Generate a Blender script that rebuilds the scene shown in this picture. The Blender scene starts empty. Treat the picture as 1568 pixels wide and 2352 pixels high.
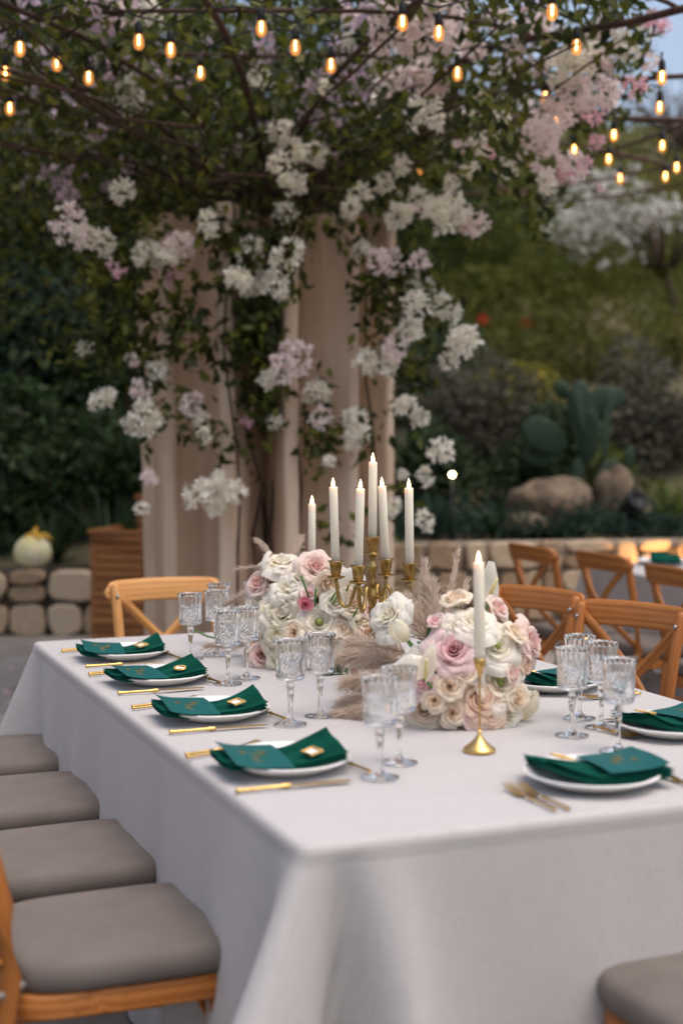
import bpy, math, random
import numpy as np
from mathutils import Vector, Matrix, Euler

R = random.Random(7)
NR = np.random.default_rng(11)
SC = bpy.context.scene
COL = SC.collection
rad = math.radians

# ------------------------------------------------------------------ camera, sky, sun, exposure
CAMZ = 1.47
PITCH = rad(3.08)
cam_d = bpy.data.cameras.new('camera')
cam = bpy.data.objects.new('camera', cam_d); COL.objects.link(cam)
cam.location = (0, 0, CAMZ)
cam.rotation_euler = (rad(90) - PITCH, 0, 0)
cam_d.sensor_fit = 'VERTICAL'; cam_d.sensor_height = 36; cam_d.lens = 50
cam_d.clip_start = 0.05; cam_d.clip_end = 600
cam_d.dof.use_dof = True
cam_d.dof.focus_distance = 4.05
cam_d.dof.aperture_fstop = 1.6
SC.camera = cam

SUN_EL, SUN_AZ = rad(70), rad(128)          # azimuth clockwise from +Y: behind the camera, to its right
W = bpy.data.worlds.new('World'); SC.world = W; W.use_nodes = True
nt = W.node_tree
bg = nt.nodes['Background']
sky = nt.nodes.new('ShaderNodeTexSky'); sky.sky_type = 'NISHITA'; sky.sun_disc = False
sky.sun_elevation = SUN_EL; sky.sun_rotation = SUN_AZ
sky.air_density = 1.0; sky.dust_density = 5.0; sky.ozone_density = 1.0
hs = nt.nodes.new('ShaderNodeHueSaturation'); hs.inputs['Saturation'].default_value = .86
nt.links.new(sky.outputs[0], hs.inputs['Color']); nt.links.new(hs.outputs[0], bg.inputs[0]); bg.inputs[1].default_value = 0.15
sd = bpy.data.lights.new('sun', 'SUN'); sd.energy = 0.6; sd.angle = rad(60); sd.color = (1, .90, .80)
sun = bpy.data.objects.new('sun', sd); COL.objects.link(sun)
sdir = Vector((math.sin(SUN_AZ) * math.cos(SUN_EL), math.cos(SUN_AZ) * math.cos(SUN_EL), math.sin(SUN_EL)))
sun.rotation_euler = sdir.to_track_quat('Z', 'Y').to_euler()
SC.view_settings.view_transform = 'Standard'; SC.view_settings.look = 'None'
SC.view_settings.gamma = 1; SC.view_settings.use_curve_mapping = False
SC.view_settings.exposure = 0.62
cy = SC.cycles
cy.use_denoising = True
cy.max_bounces = 14; cy.transmission_bounces = 12; cy.transparent_max_bounces = 12; cy.diffuse_bounces = 4; cy.glossy_bounces = 5
cy.caustics_refractive = True; cy.caustics_reflective = False; cy.blur_glossy = 0.6
cy.sample_clamp_indirect = 6.0

# ------------------------------------------------------------------ geometry of the place
F = 3267.0
cp, sp = math.cos(PITCH), math.sin(PITCH)
def ray(px, py):
    dx = (px - 784) / F; dy = -(py - 1176) / F
    return Vector((dx, cp + dy * sp, -sp + dy * cp))
def P(px, py, Y):
    d = ray(px, py); return Vector((0, 0, CAMZ)) + d * (Y / d.y)
def T(px, py, z=.75):
    d = ray(px, py); return Vector((0, 0, CAMZ)) + d * ((z - CAMZ) / d.z)
TZ = .75
C0 = T(697, 1940); C1 = T(85, 1474)
TLEN = (C1 - C0).length
LD = (C1 - C0).normalized(); WD = Vector((LD.y, -LD.x, 0))
TWID = 1.42
def tab(l, w, z=TZ):
    p = C0 + LD * l + WD * w; return Vector((p.x, p.y, z))
A_U = math.atan2(WD.y, WD.x) - math.pi / 2     # local +Y -> WD
A_L = math.atan2(LD.y, LD.x) - math.pi / 2     # local +Y -> LD

# ------------------------------------------------------------------ helpers
class MB:
    def __init__(s): s.v = []; s.f = []; s.a = []; s.sm = []; s.mi = []; s.cur = 0
    def add(s, vs, fs, at=None, smooth=True):
        o = len(s.v); s.v += [tuple(v) for v in vs]
        s.a += at if at is not None else [(0, 0, 0)] * len(vs)
        s.f += [tuple(i + o for i in f) for f in fs]; s.sm += [smooth] * len(fs); s.mi += [s.cur] * len(fs)
    def sweep(s, path, prof, up=(0, 0, 1), scale=None, cap=True, smooth=True, closed=False):
        path = [Vector(p) for p in path]; up = Vector(up); n = len(prof); vs = []; at = []; L = 0
        ox, oy = R.random() * 9, R.random() * 9
        for i, p in enumerate(path):
            if closed: t = path[(i + 1) % len(path)] - path[i - 1]
            else: t = path[min(i + 1, len(path) - 1)] - path[max(i - 1, 0)]
            t.normalize()
            sd_ = t.cross(up)
            if sd_.length < 1e-4: sd_ = t.cross(Vector((1, 0, .01)))
            sd_.normalize(); u = sd_.cross(t)
            if i: L += (p - path[i - 1]).length
            k = scale[i] if scale else 1
            for (a, b) in prof:
                vs.append(p + sd_ * (a * k) + u * (b * k)); at.append((L, a + ox, b + oy))
        fs = []; m = len(path)
        for i in range(m if closed else m - 1):
            j2 = (i + 1) % m
            for j in range(n):
                fs.append((i * n + j, i * n + (j + 1) % n, j2 * n + (j + 1) % n, j2 * n + j))
        s.add(vs, fs, at, smooth)
        if cap and not closed:
            o = len(s.v) - len(vs)
            s.f.append(tuple(o + j for j in range(n))[::-1]); s.f.append(tuple(o + (m - 1) * n + j for j in range(n))); s.sm += [False, False]; s.mi += [s.cur] * 2
    def tube(s, path, r, n=8, **k):
        rs = r if isinstance(r, (list, tuple)) else [r] * len(path)
        pr = [(math.cos(2 * math.pi * j / n), math.sin(2 * math.pi * j / n)) for j in range(n)]
        s.sweep(path, pr, scale=rs, **k)
    def box(s, c, h, rot=None, smooth=False):
        c = Vector(c); M = rot or Matrix.Identity(3)
        vs = [c + M @ Vector((h[0] * a, h[1] * b, h[2] * d)) for d in (-1, 1) for b in (-1, 1) for a in (-1, 1)]
        s.add(vs, [(0, 2, 3, 1), (4, 5, 7, 6), (0, 1, 5, 4), (2, 6, 7, 3), (0, 4, 6, 2), (1, 3, 7, 5)], [(v.z, v.x, v.y) for v in vs], smooth)
    def lathe(s, prof, n=24, c=(0, 0, 0), M=None, mod=None, flat=()):
        vs = []; at = []; c = Vector(c)
        for i, (r, z) in enumerate(prof):
            for j in range(n):
                a = 2 * math.pi * j / n; rr = r if mod is None else mod(i, j, r)
                p = Vector((rr * math.cos(a), rr * math.sin(a), z))
                if M: p = M @ p
                vs.append(p + c); at.append((z, rr, a))
        fs = []
        for i in range(len(prof) - 1):
            for j in range(n):
                fs.append((i * n + j, i * n + (j + 1) % n, (i + 1) * n + (j + 1) % n, (i + 1) * n + j))
        s.add(vs, fs, at)
        for i in flat:
            o_ = len(s.sm) - len(fs) + i * n; s.sm[o_:o_ + n] = [False] * n
    def grid(s, fn, nu, nv, flip=False):
        vs = []; at = []
        for i in range(nu + 1):
            for j in range(nv + 1):
                p, a = fn(i / nu, j / nv); vs.append(p); at.append(a)
        fs = []
        for i in range(nu):
            for j in range(nv):
                q = (i * (nv + 1) + j, (i + 1) * (nv + 1) + j, (i + 1) * (nv + 1) + j + 1, i * (nv + 1) + j + 1)
                fs.append(q[::-1] if flip else q)
        s.add(vs, fs, at)
    def mesh(s, name, mats):
        me = bpy.data.meshes.new(name); me.from_pydata(s.v, [], s.f); me.update()
        at = me.attributes.new('g', 'FLOAT_VECTOR', 'POINT')
        at.data.foreach_set('vector', np.array(s.a, dtype=np.float32).ravel())
        me.polygons.foreach_set('use_smooth', s.sm)
        if not isinstance(mats, (list, tuple)): mats = [mats]
        for m in mats: me.materials.append(m)
        if len(mats) > 1: me.polygons.foreach_set('material_index', s.mi)
        return me
    def obj(s, name, mats, parent=None, **k):
        return link(name, s.mesh(name, mats), parent, **k)

def link(name, me, parent=None, loc=None, rot=None, label=None, cat=None, group=None, kind=None, scale=None):
    o = bpy.data.objects.new(name, me); COL.objects.link(o)
    if parent: o.parent = parent
    if loc is not None: o.location = loc
    if rot is not None: o.rotation_euler = rot
    if scale is not None: o.scale = scale
    if label: o['label'] = label
    if cat: o['category'] = cat
    if group: o['group'] = group
    if kind: o['kind'] = kind
    return o
def empty(name, loc, rz, label, cat, group=None, kind=None):
    o = link(name, None, None, loc, (0, 0, rz), label, cat, group, kind); o.empty_display_size = .1; return o
def copy_tree(o, parent=None):
    c = o.copy(); COL.objects.link(c)
    if parent: c.parent = parent
    for ch in list(o.children): copy_tree(ch, c)
    return c
def np_mesh(name, v, faces, mat, attr=None, smooth=False):
    me = bpy.data.meshes.new(name); n = len(v); nf, k = faces.shape
    me.vertices.add(n); me.vertices.foreach_set('co', v.astype(np.float32).ravel())
    me.loops.add(nf * k); me.loops.foreach_set('vertex_index', faces.astype(np.int32).ravel())
    me.polygons.add(nf)
    me.polygons.foreach_set('loop_start', np.arange(0, nf * k, k, dtype=np.int32))
    if attr is not None:
        at = me.attributes.new('g', 'FLOAT_VECTOR', 'POINT'); at.data.foreach_set('vector', attr.astype(np.float32).ravel())
    me.update(calc_edges=True); me.validate()
    if smooth: me.polygons.foreach_set('use_smooth', [True] * nf)
    me.materials.append(mat); return me
def unit(a): return a / np.maximum(np.linalg.norm(a, axis=1, keepdims=True), 1e-9)
def leaves(name, pts, size, mat, aspect=.45, droop=.3, outward=None, jitter=.35, nrm=None):
    """many small bent leaves (two triangles each), one mesh"""
    n = len(pts)
    d = unit(NR.normal(size=(n, 3)) + (outward if outward is not None else 0)); d[:, 2] -= droop; d = unit(d)
    q = unit(np.cross(d, NR.normal(size=(n, 3)) if nrm is None else unit(nrm + NR.normal(size=(n, 3)) * .45))); nn = np.cross(d, q)
    s_ = (size * (1 + jitter * NR.uniform(-1, 1, n)))[:, None]
    b = pts; t = pts + d * s_
    m = pts + d * s_ * .45
    l = m + q * s_ * aspect * .5 + nn * s_ * .1; r = m - q * s_ * aspect * .5 + nn * s_ * .1
    v = np.stack([b, l, t, r], 1).reshape(-1, 3)
    i = np.arange(n)[:, None] * 4
    f = np.concatenate([i + [0, 1, 2], i + [0, 2, 3]], 0)
    rn = NR.uniform(0, 1, n)
    at = np.zeros((n, 4, 3)); at[:, :, 0] = rn[:, None]; at[:, :, 1] = NR.uniform(0, 1, n)[:, None]
    return np_mesh(name, v, f, mat, at.reshape(-1, 3))
def blob_pts(c, r, n, lumps=9, shell=.45, normals=False):
    """points in a lumpy ellipsoid: a few sub-spheres spread over it"""
    c = np.array(c); r = np.array(r); out = []; nr = []
    for k in range(lumps):
        o = NR.normal(size=3); o /= np.linalg.norm(o); o *= NR.uniform(.25, .75); rr = NR.uniform(.3, .55)
        m = n // lumps
        u = unit(NR.normal(size=(m, 3))); p = u * (NR.uniform(shell, 1, (m, 1)) ** .6) * rr
        out.append(c + (o + p) * r); nr.append(u + np.array([0, 0, .35]))
    return (np.concatenate(out), unit(np.concatenate(nr))) if normals else np.concatenate(out)

# ------------------------------------------------------------------ materials
def mat(name):
    m = bpy.data.materials.new(name); m.use_nodes = True; t = m.node_tree
    for n in list(t.nodes):
        if n.type not in ('OUTPUT_MATERIAL', 'BSDF_PRINCIPLED'): t.nodes.remove(n)
    return m, t, t.nodes['Principled BSDF'], t.nodes['Material Output']
def N(t, typ, **k):
    n = t.nodes.new(typ)
    for a, b in k.items():
        if a.startswith('i_'):
            key = a[2:]; key = int(key) if key.isdigit() else key.replace('_', ' ')
            n.inputs[key].default_value = b
        else: setattr(n, a, b)
    return n
def ramp(t, fac, stops):
    n = t.nodes.new('ShaderNodeValToRGB'); e = n.color_ramp.elements
    while len(e) < len(stops): e.new(.5)
    for i, (p, c) in enumerate(stops): e[i].position = p; e[i].color = (*c, 1)
    t.links.new(fac, n.inputs[0]); return n.outputs[0]
def bump(t, b, h, strength=.3, dist=.01):
    n = N(t, 'ShaderNodeBump'); n.inputs['Strength'].default_value = strength; n.inputs['Distance'].default_value = dist
    t.links.new(h, n.inputs['Height']); t.links.new(n.outputs[0], b.inputs['Normal'])
def coords(t, kind='Object', scale=(1, 1, 1)):
    if kind == 'g': a = N(t, 'ShaderNodeAttribute', attribute_name='g').outputs['Vector']
    else: a = N(t, 'ShaderNodeTexCoord').outputs[kind]
    mp = N(t, 'ShaderNodeMapping'); mp.inputs['Scale'].default_value = scale
    t.links.new(a, mp.inputs[0]); return mp.outputs[0]
def noise(t, co, scale, detail=4, rough=.55):
    n = N(t, 'ShaderNodeTexNoise'); n.inputs['Scale'].default_value = scale; n.inputs['Detail'].default_value = detail; n.inputs['Roughness'].default_value = rough
    t.links.new(co, n.inputs['Vector']); return n.outputs['Fac']
def m_noise(name, stops, scale=5, rough=.7, bscale=None, bstr=.3, bdist=.01, kind='Object', sc=(1, 1, 1), spec=.3, metal=0, lo=None):
    m, t, b, o = mat(name); co = coords(t, kind, sc)
    t.links.new(ramp(t, noise(t, co, scale), stops), b.inputs['Base Color'])
    b.inputs['Roughness'].default_value = rough; b.inputs['Specular IOR Level'].default_value = spec; b.inputs['Metallic'].default_value = metal
    if bscale: bump(t, b, noise(t, co, bscale, 6), bstr, bdist)
    return m
def m_leaf(name, cols, trans=.35, rough=.5):
    m, t, b, o = mat(name)
    a = N(t, 'ShaderNodeAttribute', attribute_name='g'); s = N(t, 'ShaderNodeSeparateXYZ'); t.links.new(a.outputs['Vector'], s.inputs[0])
    k = len(cols); c = ramp(t, s.outputs[0], [(i / max(k - 1, 1), cc) for i, cc in enumerate(cols)])
    t.links.new(c, b.inputs['Base Color']); b.inputs['Roughness'].default_value = rough; b.inputs['Specular IOR Level'].default_value = .3
    tr = N(t, 'ShaderNodeBsdfTranslucent'); t.links.new(c, tr.inputs[0])
    mx = N(t, 'ShaderNodeMixShader'); mx.inputs[0].default_value = trans
    t.links.new(b.outputs[0], mx.inputs[1]); t.links.new(tr.outputs[0], mx.inputs[2]); t.links.new(mx.outputs[0], o.inputs[0])
    return m
def m_emit(name, col, st):
    m, t, b, o = mat(name); b.inputs['Base Color'].default_value = (*col, 1); b.inputs['Emission Color'].default_value = (*col, 1); b.inputs['Emission Strength'].default_value = st
    return m
def m_obj(name, stops, nscale=6, rough=.85, bscale=30, bstr=.5, bdist=.02, sc=(1, 1, 1)):
    """colour differs from object to object (stones, pavers) with a mottle on top"""
    m, t, b, o = mat(name); oi = N(t, 'ShaderNodeObjectInfo'); co = coords(t, 'Object', sc)
    nz = noise(t, co, nscale, 6)
    mm = N(t, 'ShaderNodeMath', operation='MULTIPLY_ADD'); t.links.new(nz, mm.inputs[0]); mm.inputs[1].default_value = .7
    m2 = N(t, 'ShaderNodeMath', operation='MULTIPLY_ADD'); t.links.new(oi.outputs['Random'], m2.inputs[0]); m2.inputs[1].default_value = .6; m2.inputs[2].default_value = -.15
    t.links.new(m2.outputs[0], mm.inputs[2])
    t.links.new(ramp(t, mm.outputs[0], stops), b.inputs['Base Color']); b.inputs['Roughness'].default_value = rough; b.inputs['Specular IOR Level'].default_value = .2
    bump(t, b, noise(t, co, bscale, 6), bstr, bdist); return m
def m_wood(name, a, b_, c, rough=.45, ring=13, stretch=.1):
    m, t, b, o = mat(name); co = coords(t, 'g', (stretch, 1, 1))
    n1 = noise(t, co, 14, 3)
    w = N(t, 'ShaderNodeTexWave', wave_type='RINGS'); w.inputs['Scale'].default_value = ring; w.inputs['Distortion'].default_value = 6.5; w.inputs['Detail'].default_value = 3; w.inputs['Detail Scale'].default_value = 1.4
    t.links.new(co, w.inputs[0])
    oi = N(t, 'ShaderNodeObjectInfo')
    mm = N(t, 'ShaderNodeMath', operation='MULTIPLY_ADD'); t.links.new(w.outputs['Fac'], mm.inputs[0]); mm.inputs[1].default_value = .45
    m3 = N(t, 'ShaderNodeMath', operation='MULTIPLY_ADD'); t.links.new(oi.outputs['Random'], m3.inputs[0]); m3.inputs[1].default_value = .25; t.links.new(n1, m3.inputs[2])
    m4 = N(t, 'ShaderNodeMath', operation='MULTIPLY'); t.links.new(m3.outputs[0], m4.inputs[0]); m4.inputs[1].default_value = .6
    t.links.new(m4.outputs[0], mm.inputs[2])
    t.links.new(ramp(t, mm.outputs[0], [(.15, a), (.5, b_), (.9, c)]), b.inputs['Base Color'])
    b.inputs['Roughness'].default_value = rough; b.inputs['Specular IOR Level'].default_value = .35
    bump(t, b, noise(t, coords(t, 'g', (.06, 1, 1)), 160, 3), .12, .002); return m

M_WOOD = m_wood('honey_wood', (.19, .055, .011), (.34, .112, .022), (.46, .175, .043))
M_WOOD2 = m_wood('pale_honey_wood', (.36, .14, .035), (.55, .25, .075), (.66, .33, .11))
M_SLAT = m_wood('planter_wood', (.17, .055, .014), (.34, .125, .034), (.48, .20, .065), rough=.6)
# linen
def m_linen(name, col, k=240):
    m, t, b, o = mat(name); co = coords(t, 'g')
    x = noise(t, coords(t, 'g', (1, .08, 1)), k, 2); y = noise(t, coords(t, 'g', (.08, 1, 1)), k, 2)
    ad = N(t, 'ShaderNodeMath', operation='ADD'); t.links.new(x, ad.inputs[0]); t.links.new(y, ad.inputs[1])
    c = ramp(t, ad.outputs[0], [(.35, tuple(v * .78 for v in col)), (1.0, col)]); t.links.new(c, b.inputs['Base Color'])
    b.inputs['Roughness'].default_value = .95; b.inputs['Specular IOR Level'].default_value = .1; b.inputs['Sheen Weight'].default_value = .15
    b2 = N(t, 'ShaderNodeBump'); b2.inputs['Strength'].default_value = .4; b2.inputs['Distance'].default_value = .0012; t.links.new(ad.outputs[0], b2.inputs['Height'])
    w = noise(t, coords(t, 'g', (1, .3, 1)), 11, 5)
    b3 = N(t, 'ShaderNodeBump'); b3.inputs['Strength'].default_value = .38; b3.inputs['Distance'].default_value = .012; t.links.new(w, b3.inputs['Height'])
    t.links.new(b2.outputs[0], b3.inputs['Normal']); t.links.new(b3.outputs[0], b.inputs['Normal'])
    return m
M_CLOTH = m_linen('white_linen', (.462, .436, .42))
M_CUSH = m_noise('taupe_fabric', [(.3, (.140, .117, .102)), (.7, (.172, .146, .129))], 9, .95, 900, .25, .001)
M_TIE = m_noise('cushion_tie_fabric', [(.3, (.19, .17, .15)), (.7, (.24, .21, .19))], 9, .95)
M_BOLT = m_noise('steel', [(.3, (.28, .28, .3)), (.7, (.4, .4, .42))], 40, .35, metal=1, spec=.5)
M_PLATE = m_noise('porcelain', [(.3, (.80, .78, .74)), (.7, (.84, .82, .78))], 5, .22, spec=.5)
M_GOLD = m_noise('gold', [(.3, (.64, .39, .12)), (.7, (.78, .52, .19))], 60, .27, metal=1, spec=.5)
M_BRASS = m_noise('brass', [(.3, (.27, .16, .045)), (.55, (.44, .29, .10)), (.8, (.54, .37, .15))], 45, .36, 120, .15, .002, metal=1, spec=.5)
M_CANDLE, _t, _b, _o = mat('ivory_wax')
_b.inputs['Base Color'].default_value = (.93, .84, .68, 1); _b.inputs['Roughness'].default_value = .5
_b.inputs['Subsurface Weight'].default_value = .5; _b.inputs['Subsurface Radius'].default_value = (.02, .011, .006); _b.inputs['Subsurface Scale'].default_value = 1
M_CARD = m_noise('teal_card', [(.3, (.002, .080, .078)), (.7, (.003, .096, .092))], 20, .55, 300, .1, .001)
M_INK = m_noise('gold_ink', [(.3, (.24, .17, .05)), (.7, (.32, .24, .08))], 50, .4, metal=.4)
M_PAPER = m_noise('white_paper', [(.3, (.76, .75, .74)), (.7, (.82, .8, .79))], 30, .8)
M_VELVET = m_noise('green_velvet', [(.3, (.001, .028, .018)), (.7, (.002, .052, .033))], 24, .9, 400, .2, .001, spec=.05)
_vb = M_VELVET.node_tree.nodes['Principled BSDF']; _vb.inputs['Sheen Weight'].default_value = .35; _vb.inputs['Sheen Tint'].default_value = (.05, .5, .35, 1); _vb.inputs['Sheen Roughness'].default_value = .4
M_GLASS, _t, _b, _o = mat('crystal')
_b.inputs['Base Color'].default_value = (1, 1, 1, 1); _b.inputs['Transmission Weight'].default_value = 1; _b.inputs['Roughness'].default_value = 0.0; _b.inputs['IOR'].default_value = 1.46
M_FLAME = m_emit('flame', (1.0, .62, .34), 6)
def m_petal(name, inner, outer, trans=.5):
    m, t, b, o = mat(name)
    a = N(t, 'ShaderNodeAttribute', attribute_name='g'); s = N(t, 'ShaderNodeSeparateXYZ'); t.links.new(a.outputs['Vector'], s.inputs[0])
    nz = noise(t, coords(t, 'Object'), 60, 3)
    ad = N(t, 'ShaderNodeMath', operation='MULTIPLY_ADD'); t.links.new(nz, ad.inputs[0]); ad.inputs[1].default_value = .35; t.links.new(s.outputs[0], ad.inputs[2])
    c = ramp(t, ad.outputs[0], [(.2, inner), (.75, outer)])
    t.links.new(c, b.inputs['Base Color']); b.inputs['Roughness'].default_value = .6; b.inputs['Specular IOR Level'].default_value = .25; b.inputs['Sheen Weight'].default_value = .1
    tr = N(t, 'ShaderNodeBsdfTranslucent'); t.links.new(c, tr.inputs[0])
    mx = N(t, 'ShaderNodeMixShader'); mx.inputs[0].default_value = trans
    t.links.new(b.outputs[0], mx.inputs[1]); t.links.new(tr.outputs[0], mx.inputs[2]); t.links.new(mx.outputs[0], o.inputs[0]); return m
MP = {
 'blush': m_petal('blush_petal', (.80, .50, .46), (.93, .79, .72)),
 'pink': m_petal('pink_petal', (.86, .54, .55), (.94, .78, .76)),
 'hot': m_petal('deep_pink_petal', (.66, .16, .24), (.78, .34, .40)),
 'cream': m_petal('cream_petal', (.84, .66, .50), (.93, .84, .70)),
 'peach': m_petal('peach_petal', (.84, .58, .44), (.93, .78, .64)),
 'white': m_petal('white_petal', (.88, .83, .68), (.94, .90, .82)),
 'ivory': m_petal('ivory_petal', (.84, .79, .58), (.92, .87, .73)),
 'dried': m_petal('dried_petal', (.30, .17, .10), (.48, .30, .19)),
}
M_SPADIX = m_noise('spadix', [(.3, (.75, .6, .2)), (.7, (.82, .72, .38))], 80, .6)
M_STEM = m_noise('flower_stem', [(.3, (.07, .16, .03)), (.7, (.12, .25, .06))], 30, .5)
M_FLEAF = m_leaf('bouquet_leaf', [(.015, .04, .012), (.04, .09, .025), (.07, .15, .04)], .2)
M_PAMPAS = m_leaf('pampas_fluff', [(.58, .46, .37), (.72, .60, .50), (.86, .76, .66)], .6, .9)
M_VLEAF = m_leaf('vine_leaf', [(.017, .022, .006), (.042, .056, .010), (.092, .112, .015), (.18, .18, .03)], .4)
M_BARK = m_noise('bark', [(.3, (.035, .022, .015)), (.7, (.10, .066, .045))], 30, .9, 60, .8, .01)
M_BRW = m_petal('white_bract', (.74, .74, .42), (.95, .90, .81), .45)
M_BRP = m_petal('palepink_bract', (.86, .78, .64), (.95, .82, .80), .45)
M_BRK = m_petal('pink_bract', (.82, .55, .58), (.86, .55, .62), .45)
M_BRM = m_petal('mauve_bract', (.64, .50, .54), (.70, .54, .62), .5)
M_ROD = m_noise('rusty_iron', [(.3, (.045, .026, .02)), (.7, (.10, .055, .04))], 40, .75, 90, .3, .003)
M_CABLE = m_noise('black_rubber', [(.3, (.008, .008, .009)), (.7, (.016, .016, .017))], 30, .5)
M_POST = m_noise('rough_pillar', [(.25, (.53, .375, .255)), (.5, (.67, .50, .36)), (.75, (.73, .575, .435))], 5, .9, 26, .5, .012, sc=(2.2, 2.2, .25))
M_STONE = m_obj('wall_stone', [(.1, (.24, .155, .09)), (.4, (.42, .30, .19)), (.7, (.53, .41, .285)), (1, (.58, .48, .37))])
M_MORTAR = m_noise('mortar', [(.3, (.20, .155, .115)), (.7, (.30, .24, .185))], 14, .95, 60, .6, .01)
M_PAVER = m_obj('paver', [(.1, (.18, .155, .135)), (.5, (.25, .22, .195)), (.9, (.31, .275, .25))], 4, .85, 40, .2, .005)
M_GROUND = m_noise('grout', [(.3, (.13, .115, .10)), (.7, (.2, .175, .155))], 10, .95, 50, .4, .01)
M_HILL = m_noise('hill_earth', [(.25, (.06, .062, .024)), (.5, (.105, .09, .048)), (.75, (.16, .118, .082))], .45, .95, 3, .8, .3)
M_SOIL = m_noise('bed_soil', [(.3, (.03, .022, .015)), (.7, (.08, .058, .04))], 6, .95, 25, .6, .03)

# ------------------------------------------------------------------ SETTING: ground, hill
mb = MB(); mb.box((0, 60, -.25), (150, 200, .22)); g = mb.obj('ground', M_GROUND, kind='structure')
patio = MB(); patio.box((0.5, 5.5, -.015), (5.2, 5.2, .014)); patio = patio.obj('patio', M_GROUND, kind='structure')
S = .66
pm = MB(); pm.sweep([(0, 0, 0), (0, 0, .012), (0, 0, .016)], [(a * (S / 2 - .005), b * (S / 2 - .005)) for a, b in ((-1, -1), (1, -1), (1, 1), (-1, 1))], up=(0, 1, 0), scale=[1, 1, .985], smooth=False)
pme = pm.mesh('paver', M_PAVER)
for i in range(-5, 8):
    for j in range(2, 17):
        x = i * S + .1 + (S / 2 if j % 2 else 0); y = j * S - .2
        if abs(x) > 1.1 + y * .32: continue
        link('paver', pme, patio, (x, y, -.001 + R.uniform(0, .003)), (R.uniform(-.002, .002), R.uniform(-.002, .002), R.choice((0, 1, 2, 3)) * math.pi / 2))

def hill_z(x, y):
    t = max(0, y - 11.0)
    b = .45 + .2 / (1 + math.exp(-(x) * 2))
    k = .27 + .05 * math.sin(x * .11 + 1.0)
    ridge = 44
    z = b + (k * t if y < ridge else k * (ridge - 11) + .04 * (y - ridge)) * (1 / (1 + math.exp(-(x + 9) * .35)) * .85 + .15)
    z += .22 * math.sin(x * .9 + y * .37) * min(1, t * .15) + .12 * math.sin(x * 2.1 - y * 1.3) * min(1, t * .15)
    return z
mb = MB()
mb.grid(lambda u, v: ((lambda x, y: (Vector((x, y, hill_z(x, y))), (x, y, 0)))(-60 + 130 * u, 10.75 + 70 * v)), 130, 70)
mb.obj('hill', M_HILL, kind='structure')

# ------------------------------------------------------------------ stone walls
def stone_mesh(k):
    rr = random.Random(k); mb = MB(); n = 9; pr = []
    for j in range(n):
        a = 2 * math.pi * j / n
        e = .5; c, s_ = math.cos(a), math.sin(a)
        pr.append((.5 * math.copysign(abs(c) ** e, c) * rr.uniform(.90, 1.06), .5 * math.copysign(abs(s_) ** e, s_) * rr.uniform(.90, 1.06)))
    mb.sweep([(0, .5, 0), (0, -.2, 0), (0, -.42, 0), (0, -.5, 0)], pr, up=(0, 0, 1), scale=[1, 1, .965, .84]); return mb.mesh('stone', M_STONE)
STONES = [stone_mesh(k) for k in range(8)]
def stone_wall(p0, p1, h, label, rows, seed, wmul=1.0, cap=True):
    rr = random.Random(seed); p0 = Vector(p0); p1 = Vector(p1); d = p1 - p0; L = d.length; a = math.atan2(d.y, d.x)
    w = empty('stone_wall', p0, a, label, 'wall')
    mb = MB(); mb.box((L / 2, .2, h / 2 - .02), (L / 2, .185, h / 2 - .01)); mb.obj('mortar_core', M_MORTAR, w)
    z = .0
    for r_ in range(rows):
        rh = h / rows * rr.uniform(.9, 1.1) if r_ < rows - 1 else h - z
        x = -rr.uniform(0, .15)
        while x < L:
            sw = rh * rr.uniform(.75, 1.9) * wmul
            if rr.random() < .22:
                parts = [(x + sw / 2, z + rh * .27, sw, rh * .54), (x + sw / 2, z + rh * .76, sw * .95, rh * .46)]
            else: parts = [(x + sw / 2, z + rh / 2, sw, rh)]
            for (cx, cz, ww, hh) in parts:
                link('stone', rr.choice(STONES), w, (cx, .03 - rr.uniform(0, .03), cz), (0, rr.uniform(-.14, .14) + (math.pi if rr.random() < .5 else 0), 0), scale=(max(ww - .014, .05), .12, max(hh - .013, .05)))
            x += sw
        z += rh
    return w
stone_wall((.32, 9.75, 0), (3.9, 10.35, 0), .74, 'rough tan stone retaining wall behind the chairs on the right', 4, 3)
stone_wall((-4.3, 10.3, 0), (-1.25, 10.3, 0), .50, 'low stone wall at the left beside the slatted wooden planter', 2, 5, .95)
mb = MB(); mb.box((1.9, 10.55, .35), (2.9, .5, .33)); mb.box((-3.4, 10.9, .2), (3.2, .6, .27)); mb.obj('garden_bed', M_SOIL, kind='structure')

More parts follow.
